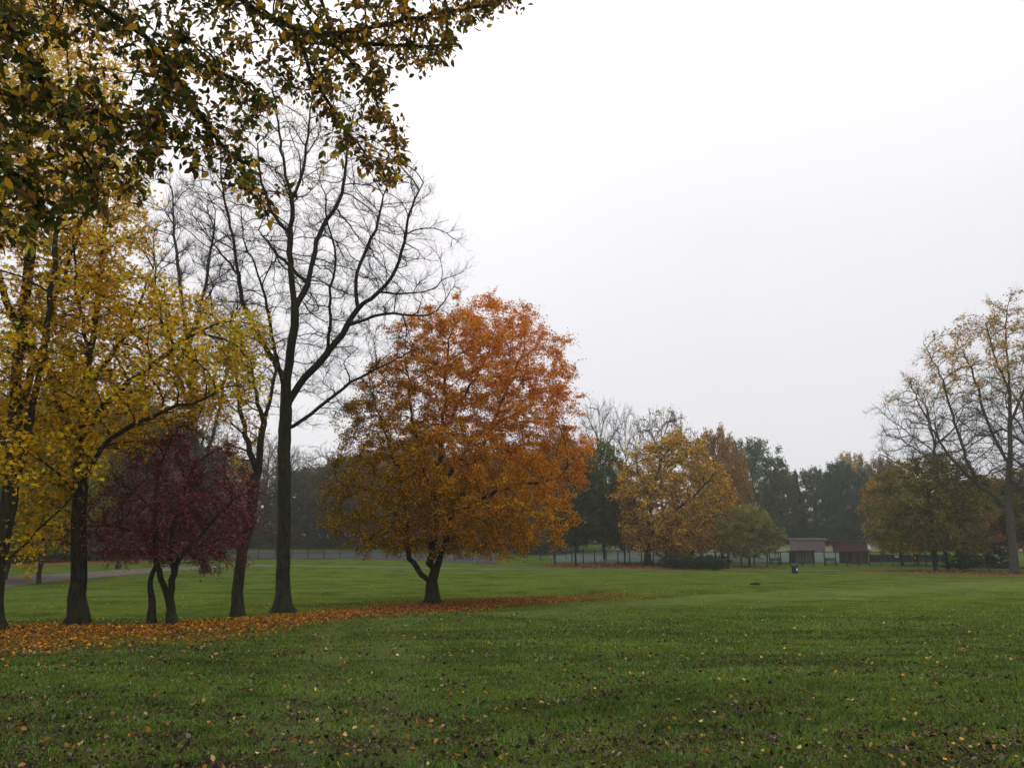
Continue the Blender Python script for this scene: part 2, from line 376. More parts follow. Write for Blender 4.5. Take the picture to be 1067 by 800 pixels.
def make_ground():
    xs = np.concatenate([-np.geomspace(900, 45, 30), np.arange(-44, 44.1, .4), np.geomspace(45, 900, 30)])
    ys = np.concatenate([np.linspace(-80, 1, 20), np.arange(1.5, 60, .4), np.arange(60, 180, 1.0), np.geomspace(181, 1500, 40)])
    X, Y = np.meshgrid(xs, ys); Z = ground_z(X, Y); V = np.stack([X, Y, Z], 2).reshape(-1, 3); nx, ny = len(xs), len(ys)
    i = np.arange(ny - 1)[:, None] * nx + np.arange(nx - 1)[None]
    F = np.stack([i, i + 1, i + 1 + nx, i + nx], 2).reshape(-1)
    lt = litter(V[:, 0], V[:, 1]); c = np.zeros((len(V), 3)); c[:, 0] = lt; c[:, 2] = track(V[:, 0], V[:, 1])
    # how yellow (0) or rust (1) the fallen leaves are
    c[:, 1] = sst(-9, -3, V[:, 0]) * (V[:, 1] < 60) + (V[:, 1] >= 60) * .75
    me = np_mesh('ground', V, F, np.arange(0, len(F), 4), True, c)
    m, nt, out = newmat('lawn'); L = nt.links.new
    tc = nd(nt, 'ShaderNodeTexCoord'); at = nd(nt, 'ShaderNodeAttribute', _attribute_name='Col'); sp = nd(nt, 'ShaderNodeSeparateColor'); L(at.outputs['Color'], sp.inputs[0])
    def ns(scale, det=4, rough=.6):
        n = nd(nt, 'ShaderNodeTexNoise', Scale=scale, Detail=det, Roughness=rough); L(tc.outputs['Object'], n.inputs['Vector']); return n.outputs[0]
    def ramp(src, stops):
        r = nt.nodes.new('ShaderNodeValToRGB'); L(src, r.inputs[0]); e = r.color_ramp.elements
        while len(e) < len(stops): e.new(.5)
        for k, (p, cc) in enumerate(stops): e[k].position = p; e[k].color = (*cc, 1)
        return r.outputs[0]
    def mix(f, a, b, mode='MIX'):
        x = nd(nt, 'ShaderNodeMix', _data_type='RGBA', _blend_type=mode)
        for s_, k in ((f, 0), (a, 6), (b, 7)):
            if isinstance(s_, (int, float)): x.inputs[k].default_value = s_
            elif isinstance(s_, tuple): x.inputs[k].default_value = (*s_, 1)
            else: L(s_, x.inputs[k])
        return x.outputs[2]
    g = ramp(ns(38, 5, .75), [(.28, (.028, .042, .008)), (.5, (.076, .110, .017)), (.72, (.126, .160, .034))])
    patch = ramp(ns(.35, 5, .6), [(.35, (.62, .68, .62)), (.5, (1, 1, 1)), (.66, (1.28, 1.2, 1.2))])
    g = mix(1.0, g, patch, 'MULTIPLY')
    patch2 = ramp(ns(2.6, 5, .6), [(.33, (.72, .74, .7)), (.62, (1.18, 1.12, 1.1))]); g = mix(1.0, g, patch2, 'MULTIPLY')
    g = mix(sp.outputs[2], g, mix(.28, g, (.17, .21, .075)))
    vor = nd(nt, 'ShaderNodeTexVoronoi', Scale=9.0); L(tc.outputs['Object'], vor.inputs['Vector'])
    ly = ramp(vor.outputs['Color'], [(.2, (.15, .075, .02)), (.5, (.28, .145, .03)), (.8, (.07, .04, .018))])
    lr = ramp(vor.outputs['Color'], [(.2, (.16, .075, .024)), (.5, (.24, .125, .036)), (.8, (.085, .045, .022))])
    lc = mix(sp.outputs[1], ly, lr)
    th = nd(nt, 'ShaderNodeMath', _operation='MULTIPLY_ADD'); L(ns(5.5, 6, .8), th.inputs[0]); th.inputs[1].default_value = 1.4; th.inputs[2].default_value = -.75
    ad = nd(nt, 'ShaderNodeMath', _operation='ADD'); L(th.outputs[0], ad.inputs[0]); L(sp.outputs[0], ad.inputs[1])
    mk = ramp(ad.outputs[0], [(.32, (0, 0, 0)), (.6, (1, 1, 1))])
    c_ = mix(mk, g, lc)
    b = nd(nt, 'ShaderNodeBsdfPrincipled', Roughness=.9); b.inputs['Specular IOR Level'].default_value = 0; L(c_, b.inputs['Base Color'])
    bp = nd(nt, 'ShaderNodeBump', Strength=.7, Distance=.03); L(ns(24, 5, .8), bp.inputs['Height']); L(bp.outputs[0], b.inputs['Normal'])
    L(b.outputs[0], out.inputs['Surface'])
    return tag(link('ground', me, m), 'green park lawn sloping gently away to the courts', 'lawn', kind='structure')
make_ground()

def ribbon(name, pts, hw, mat, label, lift=.02, sub=1.2):
    p = np.array(pts, float); w = np.array(hw, float)
    seg = np.linalg.norm(np.diff(p, axis=0), axis=1); t = np.concatenate([[0], np.cumsum(seg)]); u = np.linspace(0, t[-1], max(3, int(t[-1] / sub)))
    q = np.stack([np.interp(u, t, p[:, 0]), np.interp(u, t, p[:, 1])], 1); ww = np.interp(u, t, w)
    for _ in range(6): q[1:-1] = .25 * q[:-2] + .5 * q[1:-1] + .25 * q[2:]; ww[1:-1] = .25 * ww[:-2] + .5 * ww[1:-1] + .25 * ww[2:]
    tg = norm(np.gradient(q, axis=0)); nn = np.stack([-tg[:, 1], tg[:, 0]], 1); K = 9; V = []
    for k in range(K):
        o = q + nn * (ww * (2 * k / (K - 1) - 1) * (1 + .03 * np.sin(u * .9 + k)))[:, None]; V.append(np.stack([o[:, 0], o[:, 1], ground_z(o[:, 0], o[:, 1]) + lift], 1))
    V = np.stack(V, 1).reshape(-1, 3); i = np.arange(len(q) - 1)[:, None] * K + np.arange(K - 1)[None]
    F = np.stack([i, i + K, i + K + 1, i + 1], 2).reshape(-1)
    return tag(link(name, np_mesh(name, V, F, np.arange(0, len(F), 4), True), mat), label, 'path', kind='structure')
pp = [G(x, y)[:2] for x, y in [(-140, 620), (-60, 611), (0, 605), (70, 600), (140, 595), (200, 591), (260, 589), (330, 590), (450, 592), (600, 593.5), (700, 594), (830, 594), (950, 593.5), (1067, 593), (1200, 593)]]
ribbon('path', pp, [4.5, 4.5, 4.4, 4, 3.2, 2.2, 1.2, .9, .9, 1.1, 1.1, 1.1, 1.1, 1.1, 1.1], M_tarmac, 'grey brown tarmac path crossing the park behind the lawn')
def slab(name, x0, x1, y0, y1, mat, label, lift=.05):
    xs = np.arange(x0, x1 + .1, 2.0); ys = np.arange(y0, y1 + .1, 1.0); X, Y = np.meshgrid(xs, ys); V = np.stack([X, Y, ground_z(X, Y) + lift], 2).reshape(-1, 3)
    nx, ny = X.shape[1], X.shape[0]; i = np.arange(ny - 1)[:, None] * nx + np.arange(nx - 1)[None]
    F = np.stack([i, i + 1, i + 1 + nx, i + nx], 2).reshape(-1)
    return tag(link(name, np_mesh(name, V, F, np.arange(0, len(F), 4), True), mat), label, 'sports court', kind='structure')
slab('sports_court', 6, 58, 115, 147, M_court, 'pale green hard court beyond the post fence')
slab('grey_court', -52, -2, 106, 128, M_courtg, 'grey hard court beyond the green mesh fence')
slab('dry_grass_bank', 20, 80, 150, 176, noise_material('dry_grass', (.09, .085, .04), (.13, .115, .06), .8, .95, .1), 'pale dry grass bank behind the brick buildings')

# ---- grass blades and fallen leaves near the camera
def scatter(n, y0, y1, power, margin=1.25):
    """ground points ahead of the camera, denser towards it"""
    u = rng.uniform(0, 1, n); y = y0 * (y1 / y0) ** (u ** power); hw = (y * .66 + 1.0) * margin; x = rng.uniform(-1, 1, n) * hw; return x, y
def grass():
    n = 800000; x, y = scatter(n, 4.6, 33, 1.0)
    k = (.5 + .5 * np.sin(x * 2.3 + np.sin(y * 3.1)) * np.sin(y * 2.7 + np.sin(x * 1.9))); keep = (rng.uniform(0, 1, n) < .45 + .55 * k) & (rng.uniform(0, 1, n) < 1 - sst(17, 33, y))
    lt = litter(x, y); keep &= rng.uniform(0, 1, n) > lt * .8; x, y, k = x[keep], y[keep], k[keep]; n = len(x)
    z = ground_z(x, y); tf = sst(-.1, .9, noise3(np.stack([x, y, 0 * x + 3], 1), .45)); h = (.018 + .022 * rng.uniform(0, 1, n) ** 1.5 + .042 * tf * rng.uniform(.3, 1, n)) * (1 + .2 * np.maximum(y - 15, 0) / 20); w = (.0034 + .00034 * y) * rng.uniform(.7, 1.3, n)
    a = rng.uniform(0, 2 * pi, n); lean = rng.uniform(0, 1.1, n) * h; la = rng.uniform(0, 2 * pi, n)
    bx, by = np.cos(a) * w, np.sin(a) * w
    v = np.stack([np.stack([x - bx, y - by, z - .004], 1), np.stack([x + bx, y + by, z - .004], 1), np.stack([x + lean * np.cos(la), y + lean * np.sin(la), z + h], 1)], 1)
    c = pal(n, [(.112, .168, .026), (.152, .208, .036), (.066, .114, .017), (.23, .28, .12), (.25, .20, .10)], [5, 5, 5, 1.6, .9], .28)
    big = noise3(np.stack([x, y, 0 * x], 1), 2.2); c *= (1 + .20 * big)[:, None] * (1 + .28 * noise3(np.stack([x, y, 0 * x + 9], 1), .5))[:, None]; c[:, 0] *= 1 - .15 * tf; tk = (.3 * track(x, y))[:, None]; c = c * (1 - tk) + np.array([.22, .26, .10]) * tk; c = np.clip(c, .004, 1)
    me = np_mesh('grass', v.reshape(-1, 3), np.arange(3 * n), np.arange(0, 3 * n, 3), False, np.repeat(c, 3, 0))
    tag(link('grass', me, M_grass), 'short green grass blades of the foreground lawn', 'grass', kind='stuff')
grass()
def litter_leaves(name, x, y, size, cols, label, tmpl, up=.010, flat=.75, group=None):
    z = ground_z(x, y) + up + rng.uniform(0, .02, len(x)); me = leaves_mesh(name, np.stack([x, y, z], 1), size, tmpl, cols, 0.0, flat, .35)
    tag(link(name, me, M_litter), label, 'fallen leaves', kind='stuff')
# foreground: dark curled leaves with some yellow and tan ones
n = 26000; x, y = scatter(n, 4.8, 26, 1.35); cl = noise3(np.stack([x, y, 0 * x], 1), .55) + .6 * noise3(np.stack([x, y, 0 * x + 5], 1), 2.0)
k = rng.uniform(0, 1, n) < .16 + .30 * (1 - sst(6, 11, y)) + .8 * sst(-.2, .9, cl); x, y = x[k], y[k]
dark = [lin(60, 50, 46), lin(84, 72, 68), lin(46, 38, 32), lin(78, 58, 42), lin(120, 106, 98)]; bright = [lin(190, 150, 60), lin(170, 120, 60), lin(200, 168, 110), lin(160, 104, 34)]
c = pal(len(x), dark + bright, [5, 3, 6, 5, 2.2, 1.0, 1.2, 1.2, .9], .18)
litter_leaves('fallen_leaves', x, y, .052, c, 'dark and yellow dead leaves scattered over the foreground grass', T_oval(.62), .024, .25)
n = 170000; x, y = scatter(n, 4.8, 24, 1.25); cl = noise3(np.stack([x, y, 0 * x], 1), .55) + .6 * noise3(np.stack([x, y, 0 * x + 5], 1), 2.0)
k = rng.uniform(0, 1, n) < .16 + .35 * (1 - sst(6, 11, y)) + .8 * sst(-.2, 1.0, cl); x, y = x[k], y[k]
litter_leaves('leaf_fragments', x, y, .028, pal(len(x), dark + [lin(120, 92, 60)], None, .25), 'small dark torn leaf pieces caught in the foreground grass', T_rhomb(.6), .016, .3)
# far and mid lawn: sparse small leaves
n = 2600; x, y = scatter(n, 14, 60, 1.0, 1.05); c = pal(n, [lin(170, 145, 70), lin(90, 70, 45), lin(185, 165, 110)], [2, 5, 1])
litter_leaves('scattered_leaves', x, y, .06, c, 'small pale leaves sprinkled across the middle of the lawn', T_rhomb(.8), .03, .6)
# the drift under the row of trees
n = 150000; x = rng.uniform(-22, 9, n); y = rng.uniform(12, 46, n); q = rng.uniform(0, 1, n); k = (q < litter(x, y) ** 1.4) | (q < .10 * (1 - sst(.6, 3.4, dist_to(STRIP, x, y))) ** 1.5); x, y = x[k], y[k]
f = np.clip(sst(-8.5, -4, x + rng.normal(size=len(x)) * 1.2), 0, 1); ye = pal(len(x), [lin(196, 132, 26), lin(168, 104, 24), lin(205, 150, 50), lin(120, 74, 28), lin(80, 56, 34)], [4, 4, 2, 2, 1.5]); ru = pal(len(x), [lin(160, 104, 44), lin(132, 84, 40), lin(186, 126, 54), lin(84, 58, 38)], [3, 4, 2, 4])
litter_leaves('leaf_drift', x, y, .062, np.where((rng.uniform(0, 1, len(x)) < f)[:, None], ru * 1.05, ye * 1.0), 'long drift of yellow and rust leaves lying under the tree row', T_rhomb(.9), .012, .7)
n = 60000; x = rng.uniform(-5, 62, n); y = rng.uniform(60, 128, n); k = rng.uniform(0, 1, n) < litter(x, y); x, y = x[k], y[k]
litter_leaves('far_leaf_litter', x, y, .15, pal(len(x), [lin(140, 92, 52), lin(112, 76, 48), lin(165, 118, 68), lin(76, 60, 44)], [3, 4, 1.5, 4]), 'rust brown leaves covering the ground beneath the far trees', T_rhomb(.9), .02, .8)

# ================================================================== NEAR TREES
def crown(root, pts, size, tmpl, cols, mat=M_leaf, gain=1.35, tint=(1, 1.1, .85), **kw):
    cl = noise3(pts, 7 * size) * .6 + noise3(pts + 9, 18 * size) * .5; cols = np.clip(cols * (gain * np.array(tint)) * (1 + .30 * cl)[:, None], .003, .85); o = np.array(root.location); me = leaves_mesh('crown', pts - o, size, tmpl, cols, **kw); return link('crown', me, mat, root)
def leaf_points(S, n, spread, only=None):
    ids = np.where(S.tw)[0] if only is None else only; i = rng.choice(ids, n); f = rng.uniform(0, 1, (n, 1)); p = S.pos[i] * f + S.pos[np.maximum(S.par[i], 0)] * (1 - f)
    return p + rng.normal(size=(n, 3)) * spread

# ---- hero bare tree
def bare_ash():
    b = G(295, 637.5); d = b[1]; r = empty('bare_tree', b, 'tall leafless tree with wide forking crown, tallest of the row left of the orange tree', 'tree')
    S = Skel(); st = .38
    S.limb([b - np.array([0, 0, .15])] + limb3([(295, 625), (295, 600), (296, 550), (296, 500), (296, 460), (298, 425), (298, 397)], d), st, .03)
    Ls = [([(298, 397), (292, 385), (275, 361), (254, 321), (247, 280), (243, 249), (233, 204), (229, 177), (232, 150)], 1.5),
          ([(247, 280), (225, 258), (202, 226), (191, 204)], 2.2),
          ([(298, 397), (302, 375), (306, 352), (308, 321), (302, 280), (301, 253), (306, 213), (298, 186), (293, 159), (290, 127), (285, 95)], -.8),
          ([(308, 321), (320, 298), (326, 271), (335, 235), (351, 217), (360, 186), (362, 150), (370, 115)], 1.4),
          ([(306, 213), (315, 186), (320, 154), (322, 122), (328, 85)], -1.0),
          ([(298, 425), (303, 412), (315, 395), (338, 372), (360, 343), (371, 321), (396, 305), (414, 280), (421, 249), (428, 217), (441, 190)], -1.2),
          ([(371, 321), (369, 289), (378, 267), (392, 240), (400, 205)], .6), ([(396, 305), (432, 307), (455, 298)], -2), ([(360, 343), (383, 332), (405, 325), (440, 330)], .8),
          ([(298, 452), (312, 442), (333, 424), (360, 402), (374, 393), (402, 380)], .9), ([(297, 503), (306, 497), (315, 482), (326, 477), (345, 474)], -.6),
          ([(275, 361), (262, 352), (240, 345), (222, 330)], -1.5), ([(301, 253), (285, 225), (272, 190), (268, 150)], .9), ([(338, 372), (345, 340), (342, 310), (350, 280)], -1.9),
          ([(298, 405), (290, 380), (283, 350), (280, 320), (270, 290)], -2.4), ([(320, 298), (300, 275), (285, 262), (270, 240)], 2.4)]
    for L_, dz in Ls: 
        s0 = P(L_[0][0], L_[0][1], d); j = int(np.argmin(np.linalg.norm((S.pos - s0)[:, [0, 2]], axis=1))); d0 = S.pos[j][1]
        pts = [S.pos[j]] + [P(x, y, d0 + dz * ((i + 1) / len(L_))) for i, (x, y) in enumerate(L_[1:])]; S.limb(pts, st, .06)
    prof = [(90, 265, 350), (115, 240, 380), (150, 215, 415), (190, 192, 455), (240, 186, 474), (290, 190, 480), (340, 205, 470), (385, 228, 436), (425, 262, 398), (450, 280, 350)]
    A = profile_points(prof, d, 1700, .8, .5)
    S.grow(A, .30, kill=.40, trop=(0, 0, .2), maxn=7000, wob=.22, inert=.35); S.smooth(1)
    cand = np.where((S.pos[:, 2] > P(0, 455, d)[2]))[0]
    t0 = S.twigs(np.repeat(S.tips(), 3), .7, 4, .12, .55, .12, .0); t1 = np.concatenate([t0, S.twigs(rng.choice(cand, 12000), .5, 3, .3, .8, .12, .04)])
    t2 = S.twigs(rng.choice(t1, 26000), .24, 2, .2, .9, .15, .1)
    finish_tree(S, r, .0024, .25, flare=1.4, big=.12)
bare_ash()

# ---- orange beech
def beech():
    b = G(450, 627.5); d = b[1]; r = empty('orange_tree', b, 'round orange autumn tree with three dark stems on the middle of the lawn', 'tree')
    S = Skel(); st = .35; S.limb([b - np.array([0, 0, .15])] + limb3([(451, 620), (450, 610)], d), .18, .03)
    for L_, dz in [([(450, 611), (440, 600), (430, 588), (425, 570), (424, 545), (420, 510), (408, 470), (392, 425), (382, 385)], 1.0), ([(450, 610), (448, 592), (451, 570), (455, 530), (460, 450), (465, 385), (470, 340)], -.8),
                   ([(451, 610), (456, 594), (461, 572), (470, 540), (490, 490), (515, 440), (535, 390), (548, 350)], .4), ([(424, 545), (400, 520), (375, 505), (350, 500)], -1.4), ([(470, 540), (500, 520), (540, 505), (580, 500)], -1.5),
                   ([(455, 530), (440, 490), (430, 440), (425, 390)], -2.2), ([(460, 450), (480, 420), (510, 370), (520, 330)], 2), ([(455, 530), (470, 490), (500, 450), (560, 420)], 2.3)]:
        S.limb(limb3(L_, d, dz), st, .16)
    prof = [(313, 502, 530), (322, 462, 556), (336, 428, 574), (356, 400, 588), (386, 382, 602), (425, 364, 604), (460, 350, 610), (500, 340, 614), (530, 340, 610), (552, 348, 600), (568, 362, 580), (577, 388, 525)]
    A = profile_points(prof, d, 3200, .92, .5, .30, .8); S.grow(A, .30, kill=.42, trop=(0, 0, .05), maxn=7000); S.smooth(1)
    lo = P(0, 585, d)[2]; c = np.where(S.pos[:, 2] > lo + .5)[0]; t1 = S.twigs(np.concatenate([np.repeat(S.tips(), 4), rng.choice(c[S.cntok(c)], 8500)]), .55, 3, .02, 1.2, .25, -.04)
    finish_tree(S, r, .0020, .27, flare=.85, big=.3)
    p = leaf_points(S, 250000, np.array([.09, .09, .04])); zt = P(0, 310, d)[2]; x0 = P(335, 450, d)[0]; x1 = P(612, 450, d)[0]
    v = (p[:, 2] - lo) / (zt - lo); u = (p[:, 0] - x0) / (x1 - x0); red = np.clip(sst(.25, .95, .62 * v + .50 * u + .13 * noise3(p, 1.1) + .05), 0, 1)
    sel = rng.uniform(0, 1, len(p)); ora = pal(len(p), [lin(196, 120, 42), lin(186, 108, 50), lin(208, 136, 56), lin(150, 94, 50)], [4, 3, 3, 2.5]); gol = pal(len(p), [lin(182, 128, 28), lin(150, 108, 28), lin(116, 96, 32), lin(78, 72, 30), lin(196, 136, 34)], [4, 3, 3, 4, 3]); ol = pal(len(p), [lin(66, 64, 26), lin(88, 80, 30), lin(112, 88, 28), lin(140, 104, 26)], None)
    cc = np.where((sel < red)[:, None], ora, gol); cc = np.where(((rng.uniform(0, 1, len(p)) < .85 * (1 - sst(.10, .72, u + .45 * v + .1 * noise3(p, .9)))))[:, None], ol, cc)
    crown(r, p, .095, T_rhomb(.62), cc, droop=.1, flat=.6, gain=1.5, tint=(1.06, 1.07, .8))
beech()

# ---- two yellow maples on the left
def maple(name_label, base, limbs, prof, n_att, n_leaf, rb, colf, size=.13, gap=.3, st=.4, tw=4500, twl=.6):
    n_leaf = int(n_leaf * 1.75); b = G(*base); d = b[1]; r = empty('maple_tree', b, name_label, 'tree', 'maples at the left edge')
    S = Skel(); S.limb([b - np.array([0, 0, .15])] + limb3(limbs[0][0], d, limbs[0][1]), st, .04)
    for L_, dz in limbs[1:]:
        s0 = P(L_[0][0], L_[0][1], d); j = int(np.argmin(np.linalg.norm((S.pos - s0)[:, [0, 2]], axis=1))); d0 = S.pos[j][1]
        S.limb([S.pos[j]] + [P(x, y, d0 + dz * ((i + 1) / len(L_))) for i, (x, y) in enumerate(L_[1:])], st, .08)
    A = profile_points(prof, d, n_att, .85, .5, gap, 1.3); S.grow(A, .36, kill=.5, trop=(0, 0, .12), maxn=6000); S.smooth(2)
    lo = b[2] + 1.6; c = np.where((S.pos[:, 2] > lo) & ~S.fix)[0]; S.twigs(np.concatenate([np.repeat(S.tips(), 3), rng.choice(c, tw)]), twl, 3, .1, 1.0, .25, 0)
    finish_tree(S, r, .0032, rb, flare=.9, big=.25)
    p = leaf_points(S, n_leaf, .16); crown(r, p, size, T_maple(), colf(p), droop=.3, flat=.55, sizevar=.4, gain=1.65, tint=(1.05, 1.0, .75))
def colA(p):
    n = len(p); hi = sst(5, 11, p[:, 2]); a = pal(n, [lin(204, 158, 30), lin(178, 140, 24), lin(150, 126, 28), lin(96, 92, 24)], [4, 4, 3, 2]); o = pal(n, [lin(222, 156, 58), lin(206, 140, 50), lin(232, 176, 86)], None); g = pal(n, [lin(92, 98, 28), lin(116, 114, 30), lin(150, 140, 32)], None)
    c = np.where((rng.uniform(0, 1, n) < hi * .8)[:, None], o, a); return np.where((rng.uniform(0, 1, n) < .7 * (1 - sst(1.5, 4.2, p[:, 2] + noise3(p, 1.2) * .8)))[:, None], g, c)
maple('yellow maple with a thick dark trunk at the very left edge of the lawn', (-9, 656),
      [([(-9, 640), (-7, 600), (2, 560), (12, 510), (14, 470), (15, 420), (20, 360), (28, 300), (33, 240), (30, 150), (25, 60), (20, -60)], .8), ([(5, 590), (20, 572), (36, 560), (57, 533), (75, 518), (95, 495)], 1.0), ([(12, 520), (28, 480), (35, 410), (48, 350), (55, 280), (65, 200), (70, 120)], -.9),
       ([(15, 430), (40, 370), (62, 300), (80, 250), (100, 180)], 1.2), ([(14, 470), (-20, 420), (-60, 350), (-80, 250)], .6), ([(20, 360), (0, 300), (-30, 200), (-40, 80)], -1.5), ([(5, 600), (-20, 570), (-60, 540)], -1)],
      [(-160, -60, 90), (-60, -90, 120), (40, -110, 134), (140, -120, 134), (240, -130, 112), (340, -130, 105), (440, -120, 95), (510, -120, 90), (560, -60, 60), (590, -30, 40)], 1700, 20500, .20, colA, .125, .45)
def colB(p):
    n = len(p); a = pal(n, [lin(206, 160, 28), lin(184, 142, 24), lin(160, 132, 28), lin(112, 104, 28), lin(216, 150, 40)], [4, 4, 3, 3, 2]); g = pal(n, [lin(150, 142, 40), lin(176, 156, 44), lin(120, 118, 36)], None)
    return np.where((rng.uniform(0, 1, n) < .7 * sst(-9.2, -7, p[:, 0]))[:, None], g, a)
maple('yellow maple with a straight black trunk, second from the left edge', (80, 650),
      [([(80, 635), (83, 590), (82, 520), (84, 470), (88, 420), (95, 370), (103, 310), (108, 250), (112, 190)], -.6), ([(84, 480), (62, 430), (48, 380), (42, 300)], 1.0), ([(84, 470), (98, 440), (120, 405), (150, 387), (180, 360), (205, 342), (240, 335)], -1.0), ([(88, 420), (110, 380), (140, 330), (160, 280)], 1.3),
       ([(82, 510), (100, 470), (140, 440), (185, 425), (230, 410), (255, 400)], -1.8), ([(95, 370), (82, 320), (75, 260), (85, 200)], -1.5), ([(82, 520), (60, 490), (30, 470)], -1.6)],
      [(105, 90, 125), (150, 75, 138), (200, 60, 152), (285, 40, 160), (322, 25, 225), (350, 10, 265), (400, 5, 272), (430, 10, 235), (455, 20, 185), (480, 30, 130), (540, 20, 75), (575, 15, 60)], 1500, 14000, .19, colB, .12, .4)

# ---- purple plum
def plum():
    b0 = G(170, 650); d = b0[1]; r = empty('plum_tree', b0, 'small purple leaved tree with crossing slender stems between the dark trunks', 'tree'); S = Skel()
    b1 = G(158, 650.5); b2 = G(180, 650.5)
    S.limb([b2 - np.array([0, 0, .1])] + limb3([(179, 640), (175, 620), (167, 600), (162, 585), (163, 560), (160, 530), (165, 490), (180, 455)], d, .3), .2, .05)
    for L_, dz in [([(179, 640), (178, 612), (181, 592), (192, 575), (210, 556), (235, 530)], -.4), ([(181, 592), (176, 565), (185, 530), (200, 490)], .5), ([(163, 560), (140, 555), (115, 545), (95, 548)], -.5), ([(160, 530), (135, 510), (120, 495)], .6), ([(192, 575), (215, 565), (240, 560), (262, 550)], .4)]: S.limb(limb3(L_, d, dz), .22, .08)
    # second stem rises beside the first and crosses it
    p = np.linalg.norm(S.pos - P(162, 587, d), axis=1).argmin()
    n2 = len(S.pos); st2 = [S.pos[p]] + limb3([(156, 600), (154, 610), (160, 622), (158, 638)], d, -.2) + [b1 - np.array([0, 0, .1])]; S.limb(st2, .2, .04); n3 = len(S.pos)
    prof = [(440, 170, 215), (460, 145, 240), (485, 120, 258), (515, 98, 272), (540, 80, 278), (560, 76, 275), (575, 92, 258), (594, 180, 238)]
    A = profile_points(prof, d, 1200, .8, .6, .45, .6); S.grow(A, .2, kill=.3, trop=(0, 0, .05), maxn=5000); S.smooth(1)
    c = np.where(~S.fix)[0]; S.twigs(np.concatenate([np.repeat(S.tips(), 3), rng.choice(c, 4500)]), .42, 3, .05, 1.1, .25, 0)
    finish_tree(S, r, .0030, .105, flare=.5, big=.4, thick=(n2, n3, .075))
    p = leaf_points(S, 21000, .07); sp = pal(len(p), [lin(94, 48, 54), lin(68, 40, 44), lin(124, 56, 70), lin(66, 48, 42), lin(120, 84, 56)], [4, 5, 2, 4, 1.2]); crown(r, p, .062, T_rhomb(.65), sp, droop=.2, flat=.45, gain=1.95, tint=(1.08, .92, 1.0))
plum()
# ---- leaning half bare tree
def small_tree(name, label, base, trunk, others, prof, natt, rb, r0, leaves=0, lsize=.1, lcols=None, st=.4, tw=1500, twl=.5, bark=M_bark, depth=.85, gap=0, group=None, top_only=None, tmpl=None, kill=None, gs=.4, up=.15, flare=.7, spread=.08, cat='tree', shell=.45):
    b = G(*base); d = b[1]; r = empty(name, b, label, cat, group); S = Skel(); S.limb([b - np.array([0, 0, .2])] + limb3(trunk, d), st, .05)
    for L_, dz in others: S.limb(limb3(L_, d, dz), st, .08)
    A = profile_points(prof, d, natt, depth, shell, gap, gs * 4); S.grow(A, gs, kill=kill or gs * 1.5, trop=(0, 0, up), maxn=6000); S.smooth(2)
    zlo = P(0, prof[-1][0], d)[2]; c = np.where(~S.fix & (S.pos[:, 2] > min(zlo, P(0, prof[0][0], d)[2])))[0]
    if len(c) == 0: c = np.where(~S.fix)[0]
    t1 = S.twigs(np.concatenate([np.repeat(S.tips(), 2), rng.choice(c, tw)]), twl, 3, up, .9, .2, up * .5)
    finish_tree(S, r, r0, rb, flare=flare, bark=bark, big=.3)
    if leaves:
        only = np.where(S.tw)[0]
        if top_only: only = only[top_only(S.pos[only])]
        p = leaf_points(S, leaves, spread, only); crown(r, p, lsize, tmpl or T_rhomb(.7), lcols(p) if callable(lcols) else pal(len(p), lcols), droop=.2, flat=.5)
    return r
small_tree('young_tree', 'slim leaning dark trunk with a few yellow leaves, just left of the tall bare tree', (248, 643), [(248, 625), (247, 600), (253, 575), (260, 540), (268, 490), (275, 440), (285, 400), (290, 372)], [([(268, 490), (258, 460), (250, 420), (246, 390)], 1), ([(260, 540), (275, 515), (285, 480)], -.8), ([(275, 440), (265, 410), (262, 380)], -1)],
           [(350, 255, 285), (385, 235, 290), (430, 228, 285), (480, 238, 280), (530, 245, 275)], 350, .18, .004, 1500, .10, YEL, st=.35, tw=900, bark=M_bark, gs=.3, flare=1.0)
small_tree('bare_tree', 'purplish leafless tree partly hidden behind the yellow maple crowns, left of the tall bare tree', (214, 597), [(212, 560), (208, 500), (202, 430), (196, 360), (188, 300), (182, 250), (180, 215)], [([(208, 500), (225, 440), (238, 380), (240, 330)], 2), ([(202, 430), (180, 380), (165, 320), (160, 270)], -2), ([(196, 360), (212, 310), (220, 260), (226, 220)], 1)],
           [(185, 165, 215), (215, 150, 235), (260, 142, 255), (320, 140, 270), (380, 150, 265)], 900, .32, .008, st=1.0, tw=5000, twl=1.4, gs=.9, depth=.8, up=.3)

